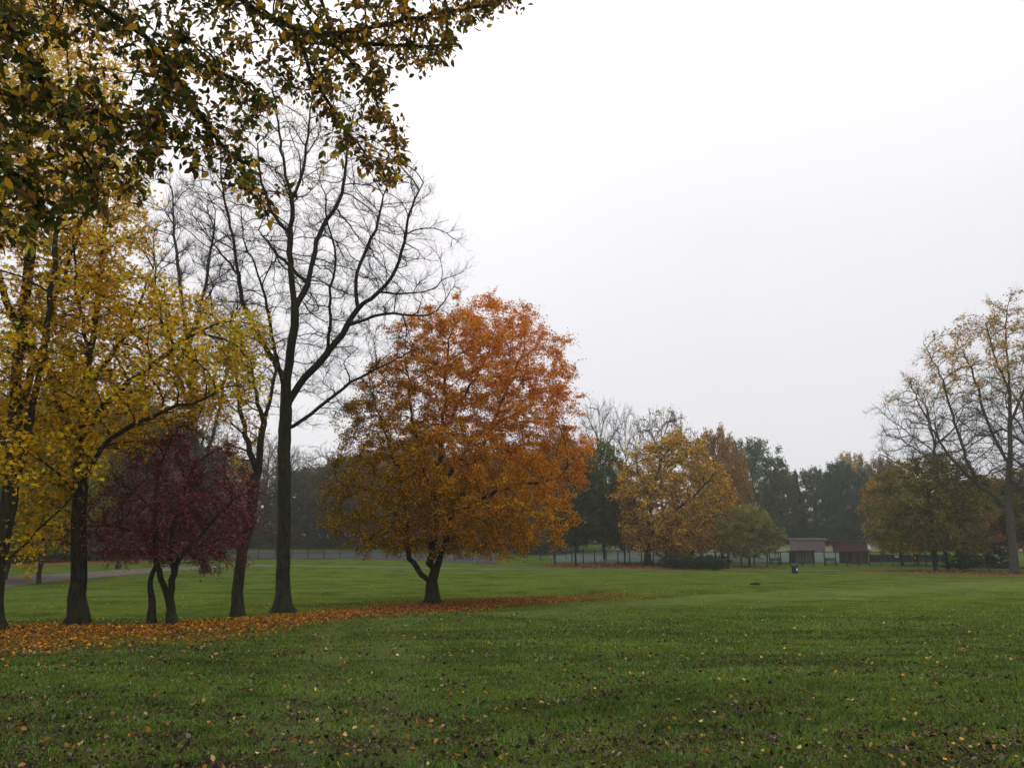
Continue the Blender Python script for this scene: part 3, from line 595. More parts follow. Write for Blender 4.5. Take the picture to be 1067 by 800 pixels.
# ---- overhanging branches of the nearest tree (trunk just outside the frame on the left)
def in_poly(x, y, poly):
    r = np.zeros(len(x), bool); n = len(poly)
    for i in range(n):
        x0, y0 = poly[i]; x1, y1 = poly[(i + 1) % n]; c = ((y0 > y) != (y1 > y)) & (x < (x1 - x0) * (y - y0) / (y1 - y0 + 1e-9) + x0); r ^= c
    return r
def overhang():
    b = np.array([-7.6, 4.2, float(ground_z(-7.6, 4.2))]); r = empty('overhanging_tree', b, 'close dark green and brown branches overhanging the top left corner', 'tree'); S = Skel()
    S.limb([b - np.array([0, 0, .2]), b + [0.05, 0, 1.5], b + [.1, .1, 3.2], b + [.3, .3, 4.6], b + [.4, .4, 6.4]], .3, .03)
    D = 7.0
    mk = lambda L_, d0, d1: [P(x, y, d0 + (d1 - d0) * i / (len(L_) - 1)) for i, (x, y) in enumerate(L_)]
    m1 = [(-120, -120), (-40, -70), (40, -30), (107, 6), (156, 42), (172, 58), (208, 68), (240, 78), (268, 100)]
    m2 = [(-60, -180), (60, -120), (160, -60), (225, -15), (260, 10), (304, 30), (331, 37), (380, 30), (430, 20), (490, 8), (525, 2)]
    for L_, d0, d1 in [(m1, 5.0, 6.6), (m2, 5.0, 7.6)]: S.limb([b + [.3, .3, 4.6]] + mk(L_, d0, d1), .16, .08)
    for L_, d0, d1 in [([(304, 30), (312, 44), (324, 74), (338, 101), (358, 135), (378, 159), (402, 181)], 7.0, 7.4), ([(172, 58), (190, 90), (204, 120), (227, 146), (250, 172), (276, 212)], 6.2, 6.6), ([(156, 42), (185, 85), (160, 120), (150, 160)], 6, 5.4),
                       ([(331, 37), (365, 60), (392, 100), (410, 140), (418, 158)], 7.2, 7.8), ([(331, 37), (380, 45), (420, 48), (462, 46)], 7.2, 7.9)]: S.limb(mk(L_, d0, d1), .14, .10)
    S.limb([b + [.3, .3, 4.6]] + mk([(-90, -40), (-20, -20), (0, 6), (29, 55), (52, 97), (70, 130), (85, 160), (100, 200)], 4.6, 5.6), .15, .08)
    S.limb([b + [.1, .1, 3.6]] + mk([(-150, 60), (-60, 90), (0, 97), (65, 108), (130, 120), (180, 140)], 4.6, 6.2), .15, .08)
    S.limb([b + [.1, .1, 3.4]] + mk([(-150, 130), (-60, 150), (0, 165), (30, 190), (45, 225)], 4.6, 6.0), .15, .08)
    poly = [(-150, -160), (560, -160), (533, 5), (522, 14), (497, 16), (480, 22), (470, 34), (474, 52), (466, 66), (440, 68), (420, 58), (406, 78), (404, 100), (420, 135), (424, 156), (404, 185), (378, 170), (358, 160), (338, 136), (322, 122), (312, 96), (296, 102), (276, 112), (262, 128), (262, 160), (286, 212), (262, 214), (236, 184), (212, 172), (198, 160), (186, 182), (150, 196), (122, 192), (104, 214), (70, 224), (40, 236), (20, 250), (-150, 270)]
    N = 30000; x = rng.uniform(-150, 560, N); y = rng.uniform(-160, 270, N); ok = in_poly(x, y, poly)
    hole = ((x - 88) / 48) ** 2 + ((y - 62) / 38) ** 2 < 1; ok &= ~(hole & (rng.uniform(0, 1, N) < .75))
    ok &= np.sin(x * .09 + np.sin(y * .06) * 2) * np.sin(y * .10 + x * .03) > -.55; x, y = x[ok][:2600], y[ok][:2600]
    dd = np.interp(x, [-150, 100, 300, 530], [5.1, 6.0, 6.9, 7.7]) + rng.normal(size=len(x)) * np.interp(x, [0, 530], [.5, .3])
    A = np.array([P(a, c, max(e, 4.6)) for a, c, e in zip(x, y, dd)])
    S.grow(A, .11, kill=.15, trop=(0, 0, -.05), maxn=8000, wob=.15); S.smooth(1)
    inv = (S.pos[:, 2] > 2.6) & (S.pos[:, 1] > 4.8) & (S.pos[:, 0] > -5.5); c = np.where(~S.fix)[0]; cf = np.where(S.fix & inv)[0]; S.twigs(np.concatenate([np.repeat(S.tips(), 2), rng.choice(c, 1500), np.repeat(cf, 5)]), .17, 3, -.1, .9, .25, -.1)
    finish_tree(S, r, .0012, .17, flare=.6, big=.3, cap=.022)
    ids = np.where(S.tw)[0]; p = leaf_points(S, 25000, .036, ids)
    u = sst(-3.5, .2, p[:, 0] + .35 * noise3(p, .5)); n = len(p)
    g = pal(n, [lin(50, 56, 20), lin(66, 70, 24), lin(42, 44, 20), lin(92, 86, 28), lin(76, 54, 30)], [5, 4, 4, 2, 1.5]); br = pal(n, [lin(112, 78, 40), lin(92, 66, 44), lin(156, 112, 40), lin(176, 130, 44), lin(80, 78, 32), lin(62, 66, 26)], [4, 3, 2.2, 1.3, 3.2, 3]); ye = pal(n, [lin(176, 132, 30), lin(150, 118, 30)], None)
    cc = np.where((rng.uniform(0, 1, n) < .25 + .65 * u)[:, None], br, g); cc = np.where((rng.uniform(0, 1, n) < .08)[:, None], ye, cc)
    crown(r, p, .073, T_oval(.46), cc, M_leafn, gain=2.0, tint=(1.05, 1.05, .85), droop=.8, flat=.3, sizevar=.42)
overhang()

# ================================================================== FAR TREES: templates in a unit box, copied with their own size and tint
TEMPL = {}
def template(key, kind, leafn=9000, ls=.022, natt=420, seed=0, r0=.0022, rb=.02, shape='round', trunk_h=.22, gap=.35):
    global rng
    keep = rng; rng = np.random.default_rng(100 + seed); S = Skel()
    top = 1.0
    if shape == 'conifer':
        S.limb([(0, 0, -.02), (0, 0, .5), (0, 0, 1.0)], .03, .02)
        for z in np.arange(.12, .97, .022):
            for a in rng.uniform(0, 2 * pi, 6):
                L_ = .42 * (1 - z) ** .8 * rng.uniform(.7, 1.1); S.limb([(0, 0, z), (L_ * .5 * math.cos(a), L_ * .5 * math.sin(a), z + .01), (L_ * math.cos(a), L_ * math.sin(a), z - .03)], .04, .05)
        c = np.where(np.hypot(S.pos[:, 0], S.pos[:, 1]) > .02)[0]; S.twigs(rng.choice(c, 1600), .05, 2, -.1, .8, .2, -.1)
    else:
        S.limb([(0, 0, -.02), (.005, 0, .12), (0, .008, trunk_h), (.01, 0, trunk_h + .2), (0, 0, .7)], .04, .06)
        n = natt; z = rng.uniform(0, 1, n * 3)
        if shape == 'round': hw = .5 * np.sqrt(np.clip(1 - ((z - .45) / .56) ** 2, 0, 1)) ** .8
        elif shape == 'tall': hw = .5 * np.clip(np.interp(z, [0, .15, .5, .8, 1], [.35, .8, 1, .75, .2]), 0, 1)
        elif shape == 'vase': hw = .5 * np.interp(z, [0, .3, .7, .9, 1], [.25, .6, 1, .85, .4])
        elif shape == 'cone': hw = .5 * np.interp(z, [0, .1, .5, 1], [.7, 1, .62, .06])
        th = rng.uniform(0, 2 * pi, n * 3); rho = rng.uniform(0, 1, n * 3) ** .45; w = hw * (1 + .16 * np.sin(3 * th + z * 7 + seed) + .1 * np.sin(5 * th - z * 13))
        A = np.stack([w * rho * np.cos(th), w * rho * np.sin(th), trunk_h * .75 + z * (1 - trunk_h * .75)], 1); k = rng.uniform(0, 1, n * 3) < (hw / .5) ** 1.2 + .12; A = A[k]
        A = A[noise3(A + seed, .16) > gap * 2 - 1.3][:n]
        S.grow(A, .032, kill=.05, trop=(0, 0, .25 if kind == 'bare' else .1), maxn=4000); S.smooth(2)
        c = np.where(~S.fix)[0]; t = S.twigs(np.concatenate([np.repeat(S.tips(), 3), rng.choice(c, 1800 if kind != 'bare' else 3200)]), .055 if kind != 'bare' else .06, 3, .15, .9, .22, .1)
    S.radii(r0 * .5 if kind != 'bare' else r0 * .3, rb)
    t = S.rstart >= rb * .3; t |= S.chain == S.chain[0]
    meshes = {'trunk': S.mesh('trunk', t, 8, None), 'branches': S.mesh('branches', ~t, 3)}
    if leafn:
        p = leaf_points(S, leafn, .018); q = noise3(p + seed, .22)[:, None]
        c = np.clip(np.ones((leafn, 3)) * (1 + .22 * rng.normal(size=(leafn, 1))) * (1 + .16 * q), .2, 2.2); c[:, 0] *= 1 + .22 * rng.normal(size=leafn)
        meshes['crown'] = leaves_mesh('crown', p, ls, T_rhomb(.75), np.clip(c, .1, 2.5), droop=.15, flat=.45)
    rng = keep; TEMPL[key] = meshes
template('round_a', 'leaf', 34000, .021, 750, 1, gap=.2); template('round_b', 'leaf', 28000, .022, 650, 2, gap=.25); template('tall_a', 'leaf', 34000, .020, 750, 3, gap=.2, shape='tall')
template('tall_b', 'leaf', 20000, .019, 620, 4, shape='tall', gap=.3); template('conifer', 'leaf', 24000, .024, 0, 5, shape='conifer'); template('cone', 'leaf', 26000, .019, 650, 6, gap=.2, shape='cone', trunk_h=.12)
template('bare_a', 'bare', 0, 0, 620, 7, r0=.0022, rb=.018, shape='vase', gap=.1); template('bare_b', 'bare', 0, 0, 620, 8, r0=.0022, rb=.017, shape='round', gap=.1, trunk_h=.3); template('sparse', 'leaf', 2600, .017, 520, 9, shape='vase', gap=.2)
template('shrub', 'leaf', 9000, .032, 300, 10, trunk_h=.08, rb=.02)
def far_tree(key, name, px, py, top, width, tint, label, group=None, d=None, cat='tree', bark=M_barkg, rz=None):
    """py is where the base meets the ground; or d gives the distance of a base hidden behind nearer things"""
    if d is None: b = G(px, py)
    else: q = P(px, 570, d); b = np.array([q[0], d, float(ground_z(q[0], d))])
    h = P(px, top, b[1])[2] - b[2]; w = (P(px + width / 2, top, b[1]) - P(px - width / 2, top, b[1]))[0] * 1.04
    r = empty(name, b, label, cat, group, rng.uniform(0, 6.28) if rz is None else rz); r.scale = (w, w, h)
    for k, me in TEMPL[key].items():
        o = bpy.data.objects.new(k, me); col.objects.link(o); o.parent = r
        if not me.materials: me.materials.append(M_leaf if k == 'crown' else (M_barkg if key in ('bare_a', 'bare_b', 'sparse') else M_bark))
        o.color = (tint[0] * 1.65, tint[1] * 1.62, tint[2] * 1.5, 1) if k == 'crown' else (1, 1, 1, 1)
    return r
GRN = lin(62, 76, 44); DGR = lin(48, 60, 44); OLV = lin(84, 84, 40); OLB = lin(92, 80, 44); RUS = lin(140, 88, 46); GLD = lin(176, 128, 44); BRN = lin(92, 70, 48); DKC = lin(38, 48, 42)

# ---- gold tree in the middle distance and its neighbours
small_tree('golden_tree', 'golden orange tree with a short dark trunk beside the dark evergreen bushes', (675, 589), [(675, 582), (674, 570), (676, 545), (680, 510), (690, 475)], [([(675, 572), (660, 555), (648, 530), (645, 505)], 2), ([(676, 560), (700, 535), (725, 515), (740, 500)], -2), ([(675, 565), (690, 550), (715, 545), (745, 540)], 2), ([(680, 520), (665, 495), (662, 475)], -2)],
           [(453, 692, 712), (463, 672, 738), (485, 650, 752), (515, 634, 762), (545, 634, 766), (565, 645, 758), (577, 662, 745)], 1300, .45, .012, 42000, .27, [lin(196, 146, 46), lin(172, 128, 42), lin(210, 162, 62), lin(120, 98, 42), lin(84, 80, 38), lin(180, 122, 48)], st=.9, tw=2500, twl=1.2, gs=.8, gap=.30, tmpl=T_rhomb(.85), spread=.25)
far_tree('round_b', 'rust_tree', 752, 0, 450, 56, lin(128, 102, 66), 'tall rust coloured tree rising behind the golden tree', d=122, cat='tree')
far_tree('tall_b', 'rust_tree', 764, 0, 478, 44, lin(124, 100, 64), 'short rust tree at the right shoulder of the golden tree', d=130)
far_tree('tall_a', 'dark_green_tree', 600, 590, 470, 48, DGR, 'dark green tree with a pale trunk just right of the orange tree', 'trees beside the bench')
far_tree('round_a', 'dark_green_tree', 630, 587, 463, 52, lin(74, 82, 46), 'green tree behind the bench, left of the golden tree', 'trees beside the bench')
far_tree('round_b', 'dark_green_tree', 651, 586.6, 500, 44, OLV, 'low olive tree between the bench and the golden trunk', 'trees beside the bench')
far_tree('tall_b', 'dark_green_tree', 578, 588, 490, 44, OLB, 'olive tree mostly hidden behind the orange tree', 'trees beside the bench')
far_tree('bare_a', 'bare_tree', 628, 0, 420, 52, (1, 1, 1), 'leafless tree above the green tree, leftmost of the far bare tops', 'far bare treetops', d=150)
far_tree('bare_b', 'bare_tree', 655, 0, 426, 46, (1, 1, 1), 'leafless treetop in the middle of the far bare tops', 'far bare treetops', d=145)
far_tree('sparse', 'bare_tree', 692, 0, 427, 66, lin(120, 100, 70), 'nearly bare treetop rising right above the golden tree', 'far bare treetops', d=140)
far_tree('round_b', 'olive_tree', 781, 590.5, 528, 60, lin(112, 110, 58), 'small olive green tree with a thin trunk, in front of the post fence', rz=.5)
far_tree('round_a', 'olive_tree', 731, 585, 520, 62, lin(96, 92, 50), 'dull olive tree spreading above the evergreen bushes')
far_tree('shrub', 'olive_tree', 705, 584, 545, 44, lin(78, 76, 44), 'low olive tree under the right side of the golden crown')
# ---- far trees behind the brick buildings
FT = [('round_a', 'broadleaf_tree', 788, 462, 72, lin(70, 84, 52), 'tallest green tree of the far group, behind the small olive tree', 190), ('tall_a', 'broadleaf_tree', 816, 490, 40, lin(70, 76, 50), 'green brown tree at the right shoulder of the tallest far tree', 185),
      ('conifer', 'conifer_tree', 834, 485, 20, DKC, 'narrow pointed conifer tip between the far trees', 190), ('round_b', 'broadleaf_tree', 852, 490, 46, lin(68, 68, 50), 'brownish green tree just right of the pointed conifer', 195),
      ('tall_a', 'broadleaf_tree', 880, 483, 48, lin(56, 76, 58), 'blue green tree above the gap between the two brick buildings', 185), ('round_a', 'broadleaf_tree', 892, 476, 52, lin(128, 106, 58), 'golden topped tree peeping over the blue green far trees', 215),
      ('cone', 'conifer_tree', 905, 482, 34, lin(48, 66, 56), 'dark conifer above the dark red brick building', 182), ('round_b', 'broadleaf_tree', 926, 480, 46, lin(108, 92, 62), 'rusty thin tree between the dark conifer and the right trees', 190),
      ('round_b', 'broadleaf_tree', 765, 505, 40, lin(66, 74, 48), 'green tree showing between the rust tree and the tallest far tree', 180), ('shrub', 'broadleaf_tree', 862, 540, 56, lin(48, 60, 46), 'low dark bush directly behind the pink brick building', 178),
      ('shrub', 'broadleaf_tree', 812, 545, 56, lin(50, 62, 44), 'low dark bush left of the pink brick building', 178), ('shrub', 'broadleaf_tree', 905, 540, 56, lin(50, 60, 44), 'low dark bush directly behind the dark red building', 178)]
for k, nm, px, top, w, tint, lab, d in FT: far_tree(k, nm, px, 0, top, w, tint, lab, 'far trees behind the buildings', d=d)
# ---- right hand trees
far_tree('round_a', 'olive_tree', 975, 594.5, 478, 112, lin(104, 98, 50), 'broad olive brown tree with a short trunk near the right bushes', 'olive brown trees on the right', rz=1.0)
far_tree('round_b', 'olive_tree', 940, 589, 492, 64, lin(128, 104, 52), 'small golden brown tree left of the broad olive tree', 'olive brown trees on the right')
far_tree('round_b', 'olive_tree', 957, 588.5, 512, 50, lin(84, 72, 46), 'thin stemmed brown tree behind the broad olive tree', 'olive brown trees on the right')
far_tree('round_b', 'olive_tree', 1030, 591, 500, 96, lin(136, 108, 50), 'orange tinged olive tree left of the leaning pale trunk', 'olive brown trees on the right')
far_tree('round_b', 'olive_tree', 1085, 592, 488, 90, lin(104, 98, 48), 'green tree cut by the right edge of the picture', 'olive brown trees on the right')
far_tree('tall_a', 'olive_tree', 1004, 588, 520, 52, lin(80, 58, 40), 'dark reddish low tree above the round dark bush', 'olive brown trees on the right')
def goldtop(p): return pal(len(p), [lin(190, 155, 98), lin(172, 138, 84), lin(158, 118, 72)])
small_tree('tall_tree', 'tall half bare tree with golden top leaves and pale leaning trunk on the right', (1058, 597.5), [(1056, 575), (1053, 550), (1050, 520), (1052, 480), (1053, 430), (1051, 385), (1047, 350), (1050, 318)],
           [([(1050, 530), (1035, 515), (1010, 498), (985, 470), (965, 435), (950, 405)], 1.5), ([(1020, 505), (1003, 470), (992, 430), (982, 395), (970, 372), (962, 356)], -1.5), ([(1052, 485), (1035, 455), (1022, 420), (1015, 390), (1000, 360)], 2), ([(1053, 440), (1070, 400), (1085, 360), (1090, 330)], -1), ([(1051, 520), (1075, 480), (1100, 440), (1115, 400)], 2), ([(1052, 410), (1040, 380), (1030, 350), (1025, 330)], -2.0)],
           [(308, 1035, 1075), (325, 1015, 1105), (350, 985, 1120), (362, 955, 1125), (390, 935, 1130), (430, 930, 1130), (480, 935, 1125), (515, 975, 1100)], 2000, .36, .0042, 6000, .22, goldtop, st=.7, tw=17000, twl=1.0, gs=.6, bark=M_barkg, depth=.8, up=.22, flare=.6,
           top_only=lambda p: (p[:, 2] > P(1000, 405, 80)[2] - 1.5 * sst(60, 30, p[:, 0]) + 1.2 * rng.normal(size=len(p))) & (noise3(p, 1.6) > -.15), tmpl=T_rhomb(.85), spread=.15)
far_tree('bare_b', 'bare_tree', 985, 0, 400, 120, (1, 1, 1), 'wide leafless tree behind the golden topped tree', d=92)
far_tree('bare_a', 'bare_tree', 1085, 0, 380, 110, (1, 1, 1), 'leafless tree at the far right edge behind the pale leaning trunk', d=95)

# ---- evergreen bushes
def bush(px, py, top, width, tint, label, group=None): return far_tree('shrub', 'evergreen_bush', px, py, top, width, tint, label, group, cat='bush', rz=rng.uniform(0, 6))
bush(703, 593, 576, 32, lin(40, 56, 34), 'leftmost of three dark rounded bushes beneath the golden tree', 'bushes under the golden tree')
bush(726, 593.5, 578, 32, lin(46, 62, 38), 'middle of three dark rounded bushes beneath the golden tree', 'bushes under the golden tree')
bush(747, 594, 577, 28, lin(34, 54, 34), 'rightmost and darkest of three rounded bushes beneath the golden tree', 'bushes under the golden tree')
bush(1001, 593.5, 575, 34, lin(34, 50, 34), 'dark round bush standing between the right trees')
bush(1044, 592, 574, 26, lin(36, 44, 30), 'dark bush beside the pale leaning trunk on the right')
bush(1018, 590.5, 576, 30, lin(52, 56, 36), 'dull green bush behind the dark round bush on the right')

# ---- left wood
LW = [('tall_b', 40, 608, 420, 110, lin(120, 116, 34), 'yellow green tree with low hanging foliage behind the left path'), ('round_b', 5, 604, 440, 120, lin(104, 104, 34), 'dull yellow green tree at the left edge behind the path')]
for k, px, py, top, w, tint, lab in LW: far_tree(k, 'yellow_green_tree', px, py, top, w, tint, lab, 'yellow green trees behind the path')
lrng = np.random.default_rng(5); kinds = [('bare_b', (1, 1, 1), 'bare_tree', 'hazy leafless tree in the wood behind the left lawn'), ('round_b', lin(76, 72, 52), 'olive_tree', 'hazy olive tree in the wood behind the left lawn'), ('tall_b', lin(112, 86, 52), 'brown_tree', 'hazy brown leaved tree in the wood behind the left lawn'),
    ('bare_a', (1, 1, 1), 'bare_tree', 'hazy leafless tree in the wood behind the left lawn'), ('tall_a', lin(62, 66, 48), 'olive_tree', 'hazy olive tree in the wood behind the left lawn')]
for i in range(46):
    px = -110 + 720 * (i / 45) + lrng.uniform(-9, 9); d = lrng.uniform(92, 125) if px < 215 else lrng.uniform(142, 172); k, tint, nm, lab = kinds[int(lrng.integers(5))]
    if px > 345 and k.startswith('bare'): k, tint, nm, lab = kinds[4]
    top = lrng.uniform(395, 450) if px < 215 else lrng.uniform(455, 500); w = lrng.uniform(60, 100)
    far_tree(k, nm, px, 0, top, w, np.array(tint) * np.array([1.12, 1.0, .85]) * lrng.uniform(1.1, 1.7) if k[0] != 'b' else tint, lab, {'bare_tree': 'leafless trees of the left wood', 'olive_tree': 'olive trees of the left wood', 'brown_tree': 'brown trees of the left wood'}[nm], d=d)
for i, (px, d, w, t) in enumerate([(20, 92, 90, 545), (95, 100, 80, 552), (150, 104, 70, 556), (205, 106, 60, 552), (250, 144, 60, 548), (300, 145, 60, 545), (345, 146, 60, 548), (400, 146, 60, 550), (455, 146, 60, 552), (510, 144, 60, 552), (560, 142, 60, 548)]):
    far_tree('shrub', 'undergrowth_bush', px, 0, t, w, lin(74, 66, 48) if i % 2 else lin(58, 62, 42), 'low dull bush along the edge of the left wood', 'undergrowth bushes of the left wood', d=d, cat='bush')
# ---- distant treeline that closes the horizon
def treeline():
    n = 150000; x = rng.uniform(-330, 330, n); y = 235 + 25 * np.sin(x * .02) + rng.uniform(-14, 14, n); h = 11 + 3.2 * np.sin(x * .11) + 2 * np.sin(x * .31 + 1) + 1.5 * np.sin(x * .83)
    h = h * np.where((x > 58) & (x < 112), .85, 1); z = ground_z(x, y) + h * rng.uniform(0, 1, n) ** 1.25 - .3; c = pal(n, [lin(60, 64, 48), lin(78, 70, 50), lin(52, 58, 48), lin(98, 76, 50)], [4, 3, 4, 1.5]) * (1 + .2 * noise3(np.stack([x, y, z], 1), 9)[:, None])
    me = leaves_mesh('woodland', np.stack([x, y, z], 1), .95, T_rhomb(.8), np.clip(c, .004, 1), droop=.1, flat=.4); tag(link('woodland', me, M_leaf), 'hazy distant woodland closing the view behind everything', 'woodland', kind='stuff')
treeline()

# ================================================================== FENCES, BUILDINGS, FURNITURE
def gz(x, y): return float(ground_z(x, y))
def fence(a, b, n, h, r, name, label, rails=(.97,), wires=5, mat=M_green_metal):
    a = np.array(a[:2]); b = np.array(b[:2]); root = empty(name, (a[0], a[1], gz(*a)), label, 'fence'); o = np.array(root.location)
    pt = [a + (b - a) * i / n for i in range(n + 1)]
    for p in pt:
        z = gz(*p); m = MB(); m.box(np.array([p[0], p[1], z + h / 2 - .1]) - o, (r * 2, r * 2, h + .2)); m.box(np.array([p[0], p[1], z + h + .012]) - o, (r * 2.5, r * 2.5, .024)); m.build('post', mat, root)
    for f in rails: MB().tube([np.array([p[0], p[1], gz(*p) + h * f]) - o for p in pt], r * .45, 6).build('rail', mat, root)
    m = MB()
    for k in range(wires):
        m.tube([np.array([p[0], p[1] + .02, gz(*p) + h * (.06 + .86 * k / wires)]) - o for p in pt], .007, 4)
    L_ = np.linalg.norm(b - a)
    for k in range(int(L_ / .25)):
        p = a + (b - a) * (k * .25 / L_); z = gz(*p); m.tube([np.array([p[0], p[1] + .02, z + .05]) - o, np.array([p[0], p[1] + .02, z + h * .96]) - o], .004, 3, False)
    m.build('wire_mesh', mat, root)
    return root
fence(G(596, 587), G(800, 590), 16, 1.85, .075, 'post_fence', 'dark post fence behind the golden tree and bushes')
fence(G(800, 590), G(977, 589.6), 15, 1.85, .055, 'mesh_fence', 'dark green mesh fence in front of the brick shelters')
fence(G(215, 583), G(590, 583.5), 24, 1.5, .05, 'court_fence', 'low green mesh fence before the grey court on the left', rails=(.97, .5))

def brick_building(px0, px1, d, ytop, ybase, brick, name, label, overhang_=.25, roofm=M_concrete, gap=False):
    a = P(px0, ybase, d); b = P(px1, ybase, d); z0 = gz((a[0] + b[0]) / 2, d) - .2; h = P(px0, ytop, d)[2] - z0; w = b[0] - a[0]; dep = 3.6; cx = (a[0] + b[0]) / 2
    r = empty(name, (cx, d + dep / 2, z0), label, 'building'); m = MB(); t = .22
    m.box((0, -dep / 2 + t / 2, h / 2), (w, t, h)); m.box((0, dep / 2 - t / 2, h / 2), (w, t, h)); m.box((-w / 2 + t / 2, 0, h / 2), (t, dep - 2 * t - .004, h)); m.box((w / 2 - t / 2, 0, h / 2), (t, dep - 2 * t - .004, h)); m.build('wall', brick, r)
    MB().box((0, 0, h + .09), (w + 2 * overhang_, dep + 2 * overhang_, .17)).build('roof', roofm, r, .01)
    MB().box((0, -dep / 2 - overhang_ - .02, h + .03), (w + 2 * overhang_, .035, .2)).build('fascia', roofm, r)
    return r, w, h, dep
r, w, h, dep = brick_building(830.5, 860, 148, 561.5, 574, M_brick_pink, 'brick_building', 'pink brick building with a flat pale roof behind the left shelter')
MB().box((w / 2 + .45, -.6, h - .1), (.9, .9, .10)).build('canopy', M_concrete, r)
MB().box((w / 2 + .06, -.5, 1.1), (.05, .9, 2.0)).build('door', M_boards, r)
r, w, h, dep = brick_building(876, 904, 146, 563.8, 574.5, M_brick_red, 'brick_building', 'dark red brick building with a thin dark roof behind the right shelter', .45, M_roof)
MB().box((w / 2 + .55, -dep / 2 + .25, h * .62), (.7, .12, 1.0)).build('notice_board', M_white_paint, r)
MB().tube([(w / 2 + .8, -dep / 2 + .33, 0), (w / 2 + .8, -dep / 2 + .33, h)], .06, 8).build('post', M_dark_metal, r)
MB().tube([(w / 2 + .32, -dep / 2 + .33, 0), (w / 2 + .32, -dep / 2 + .33, h)], .06, 8).build('post', M_dark_metal, r)

def shelter(pxa, pxb, d, ytop, name, label, solid, legs):
    a = P(pxa, 580, d); b = P(pxb, 580, d); w = b[0] - a[0]; cx = (a[0] + b[0]) / 2; z0 = gz(cx, d); h = P(pxa, ytop, d)[2] - z0; dep = 2.2
    r = empty(name, (cx, d + dep / 2, z0), label, 'shelter')
    MB().box((0, 0, h + .06), (w + .5, dep + .5, .12)).build('roof', M_roof, r, .01)
    if solid:
        MB().box((0, dep / 2, h / 2), (w, .08, h)).build('back_wall', M_boards, r)
        s0, s1 = solid; m = MB(); x0 = -w / 2 + w * s0; x1 = -w / 2 + w * s1; n = max(3, int((x1 - x0) / .3))
        for i in range(n):
            xx = x0 + (x1 - x0) * (i + .5) / n; m.box((xx, -dep / 2 + .012 * (i % 2), h / 2), ((x1 - x0) / n - .012, .05, h - .02))
        m.build('front_boards', M_boards, r)
        for sx in (x0, x1): MB().box((sx, -.004, h / 2), (.08, dep - .1, h - .01)).build('side_wall', M_boards, r)
    for i in range(legs): MB().box((-w / 2 + w * i / (legs - 1), -dep / 2 - .07, h / 2), (.11, .11, h)).build('post', M_green_metal, r)
    return r
shelter(801.5, 825, 112, 575.2, 'open_shelter', 'open green framed shelter with a dark roof, left of the brown hut', None, 3)
shelter(828, 848, 112, 574.2, 'wooden_hut', 'brown boarded hut with a flat roof beside the open shelter', (0, 1), 3)
shelter(881, 904, 112, 574.6, 'wooden_hut', 'brown boarded hut behind the fence under the dark red building', (.35, 1), 3)

def bench(pos, rz, label, wid=1.7, slat=M_bench, leg=M_dark_metal):
    r = empty('park_bench', pos, label, 'bench', rz=rz); m = MB()
    for i in range(4): m.box((0, -.18 + .12 * i, .45), (wid, .1, .035))
    m.build('seat', slat, r, .005); m = MB()
    for i in range(3): m.box((0, .25 + .03 * i, .60 + .13 * i), (wid, .03, .10))
    m.build('backrest', slat, r, .005)
    for sx in (-1, 1):
        x = sx * (wid / 2 - .15); m = MB(); m.box((x, -.2, .21), (.06, .06, .42)); m.box((x, .22, .21), (.06, .06, .42)); m.box((x, .01, .41), (.05, .44, .05)); m.tube([(x, .24, .40), (x, .33, .92)], .025, 6); m.build('leg', leg, r)
        MB().box((x, -.02, .66), (.05, .5, .04)).box((x, -.22, .56), (.04, .04, .2)).build('armrest', leg, r)
    return r
b = G(634, 591); bench(b, 0.05, 'grey park bench under the dark trees left of the golden tree', 1.9)
b = P(808.5, 580, 108.6); bench((b[0], 108.6, gz(b[0], 108.6)), 0, 'dark green bench standing at the open shelter', 1.5, M_green_metal, M_green_metal)
b = P(865, 580, 108.6); bench((b[0], 108.6, gz(b[0], 108.6)), 0, 'dark green bench between the two boarded huts', 1.5, M_green_metal, M_green_metal)

def litter_bin(pos):
    r = empty('litter_bin', pos, 'black round litter bin with a small white notice on the lawn edge', 'bin'); R = .31
    MB().tube([(0, 0, .02), (0, 0, .06), (0, 0, .62), (0, 0, .66)], [R * .86, R * .92, R, R * .97], 20).build('body', M_dark_metal, r, smooth=False)
    MB().tube([(0, 0, .80), (0, 0, .84), (0, 0, .90), (0, 0, .95)], [R * 1.02, R * 1.06, R * .85, R * .35], 20).build('lid', M_dark_metal, r)
    for k in range(4):
        a = k * pi / 2 + pi / 4; MB().box((R * .9 * math.cos(a), R * .9 * math.sin(a), .73), (.05, .05, .16), a).build('lid_support', M_dark_metal, r)
    MB().box((.10, -R * .98, .38), (.17, .012, .22), .3).build('notice', M_white_paint, r)
litter_bin(G(828.5, 597.3))

# low dark barrier and sign behind the right part of the fence
a = P(906, 583, 116); c_ = P(985, 583, 116); r = empty('low_barrier', (a[0], 116, gz(a[0], 116)), 'long low dark barrier behind the mesh fence on the right', 'barrier'); o = np.array(r.location); n = 14
for i in range(n):
    x = a[0] + (c_[0] - a[0]) * (i + .5) / n; MB().box(np.array([x, 116, gz(x, 116) + .55]) - o, ((c_[0] - a[0]) / n - .04, .06, 1.0)).build('panel', M_green_metal, r)
MB().box(np.array([P(935, 583, 115.8)[0], 115.9, gz(a[0], 116) + .78]) - o, (.55, .03, .3)).build('notice', M_white_paint, r)
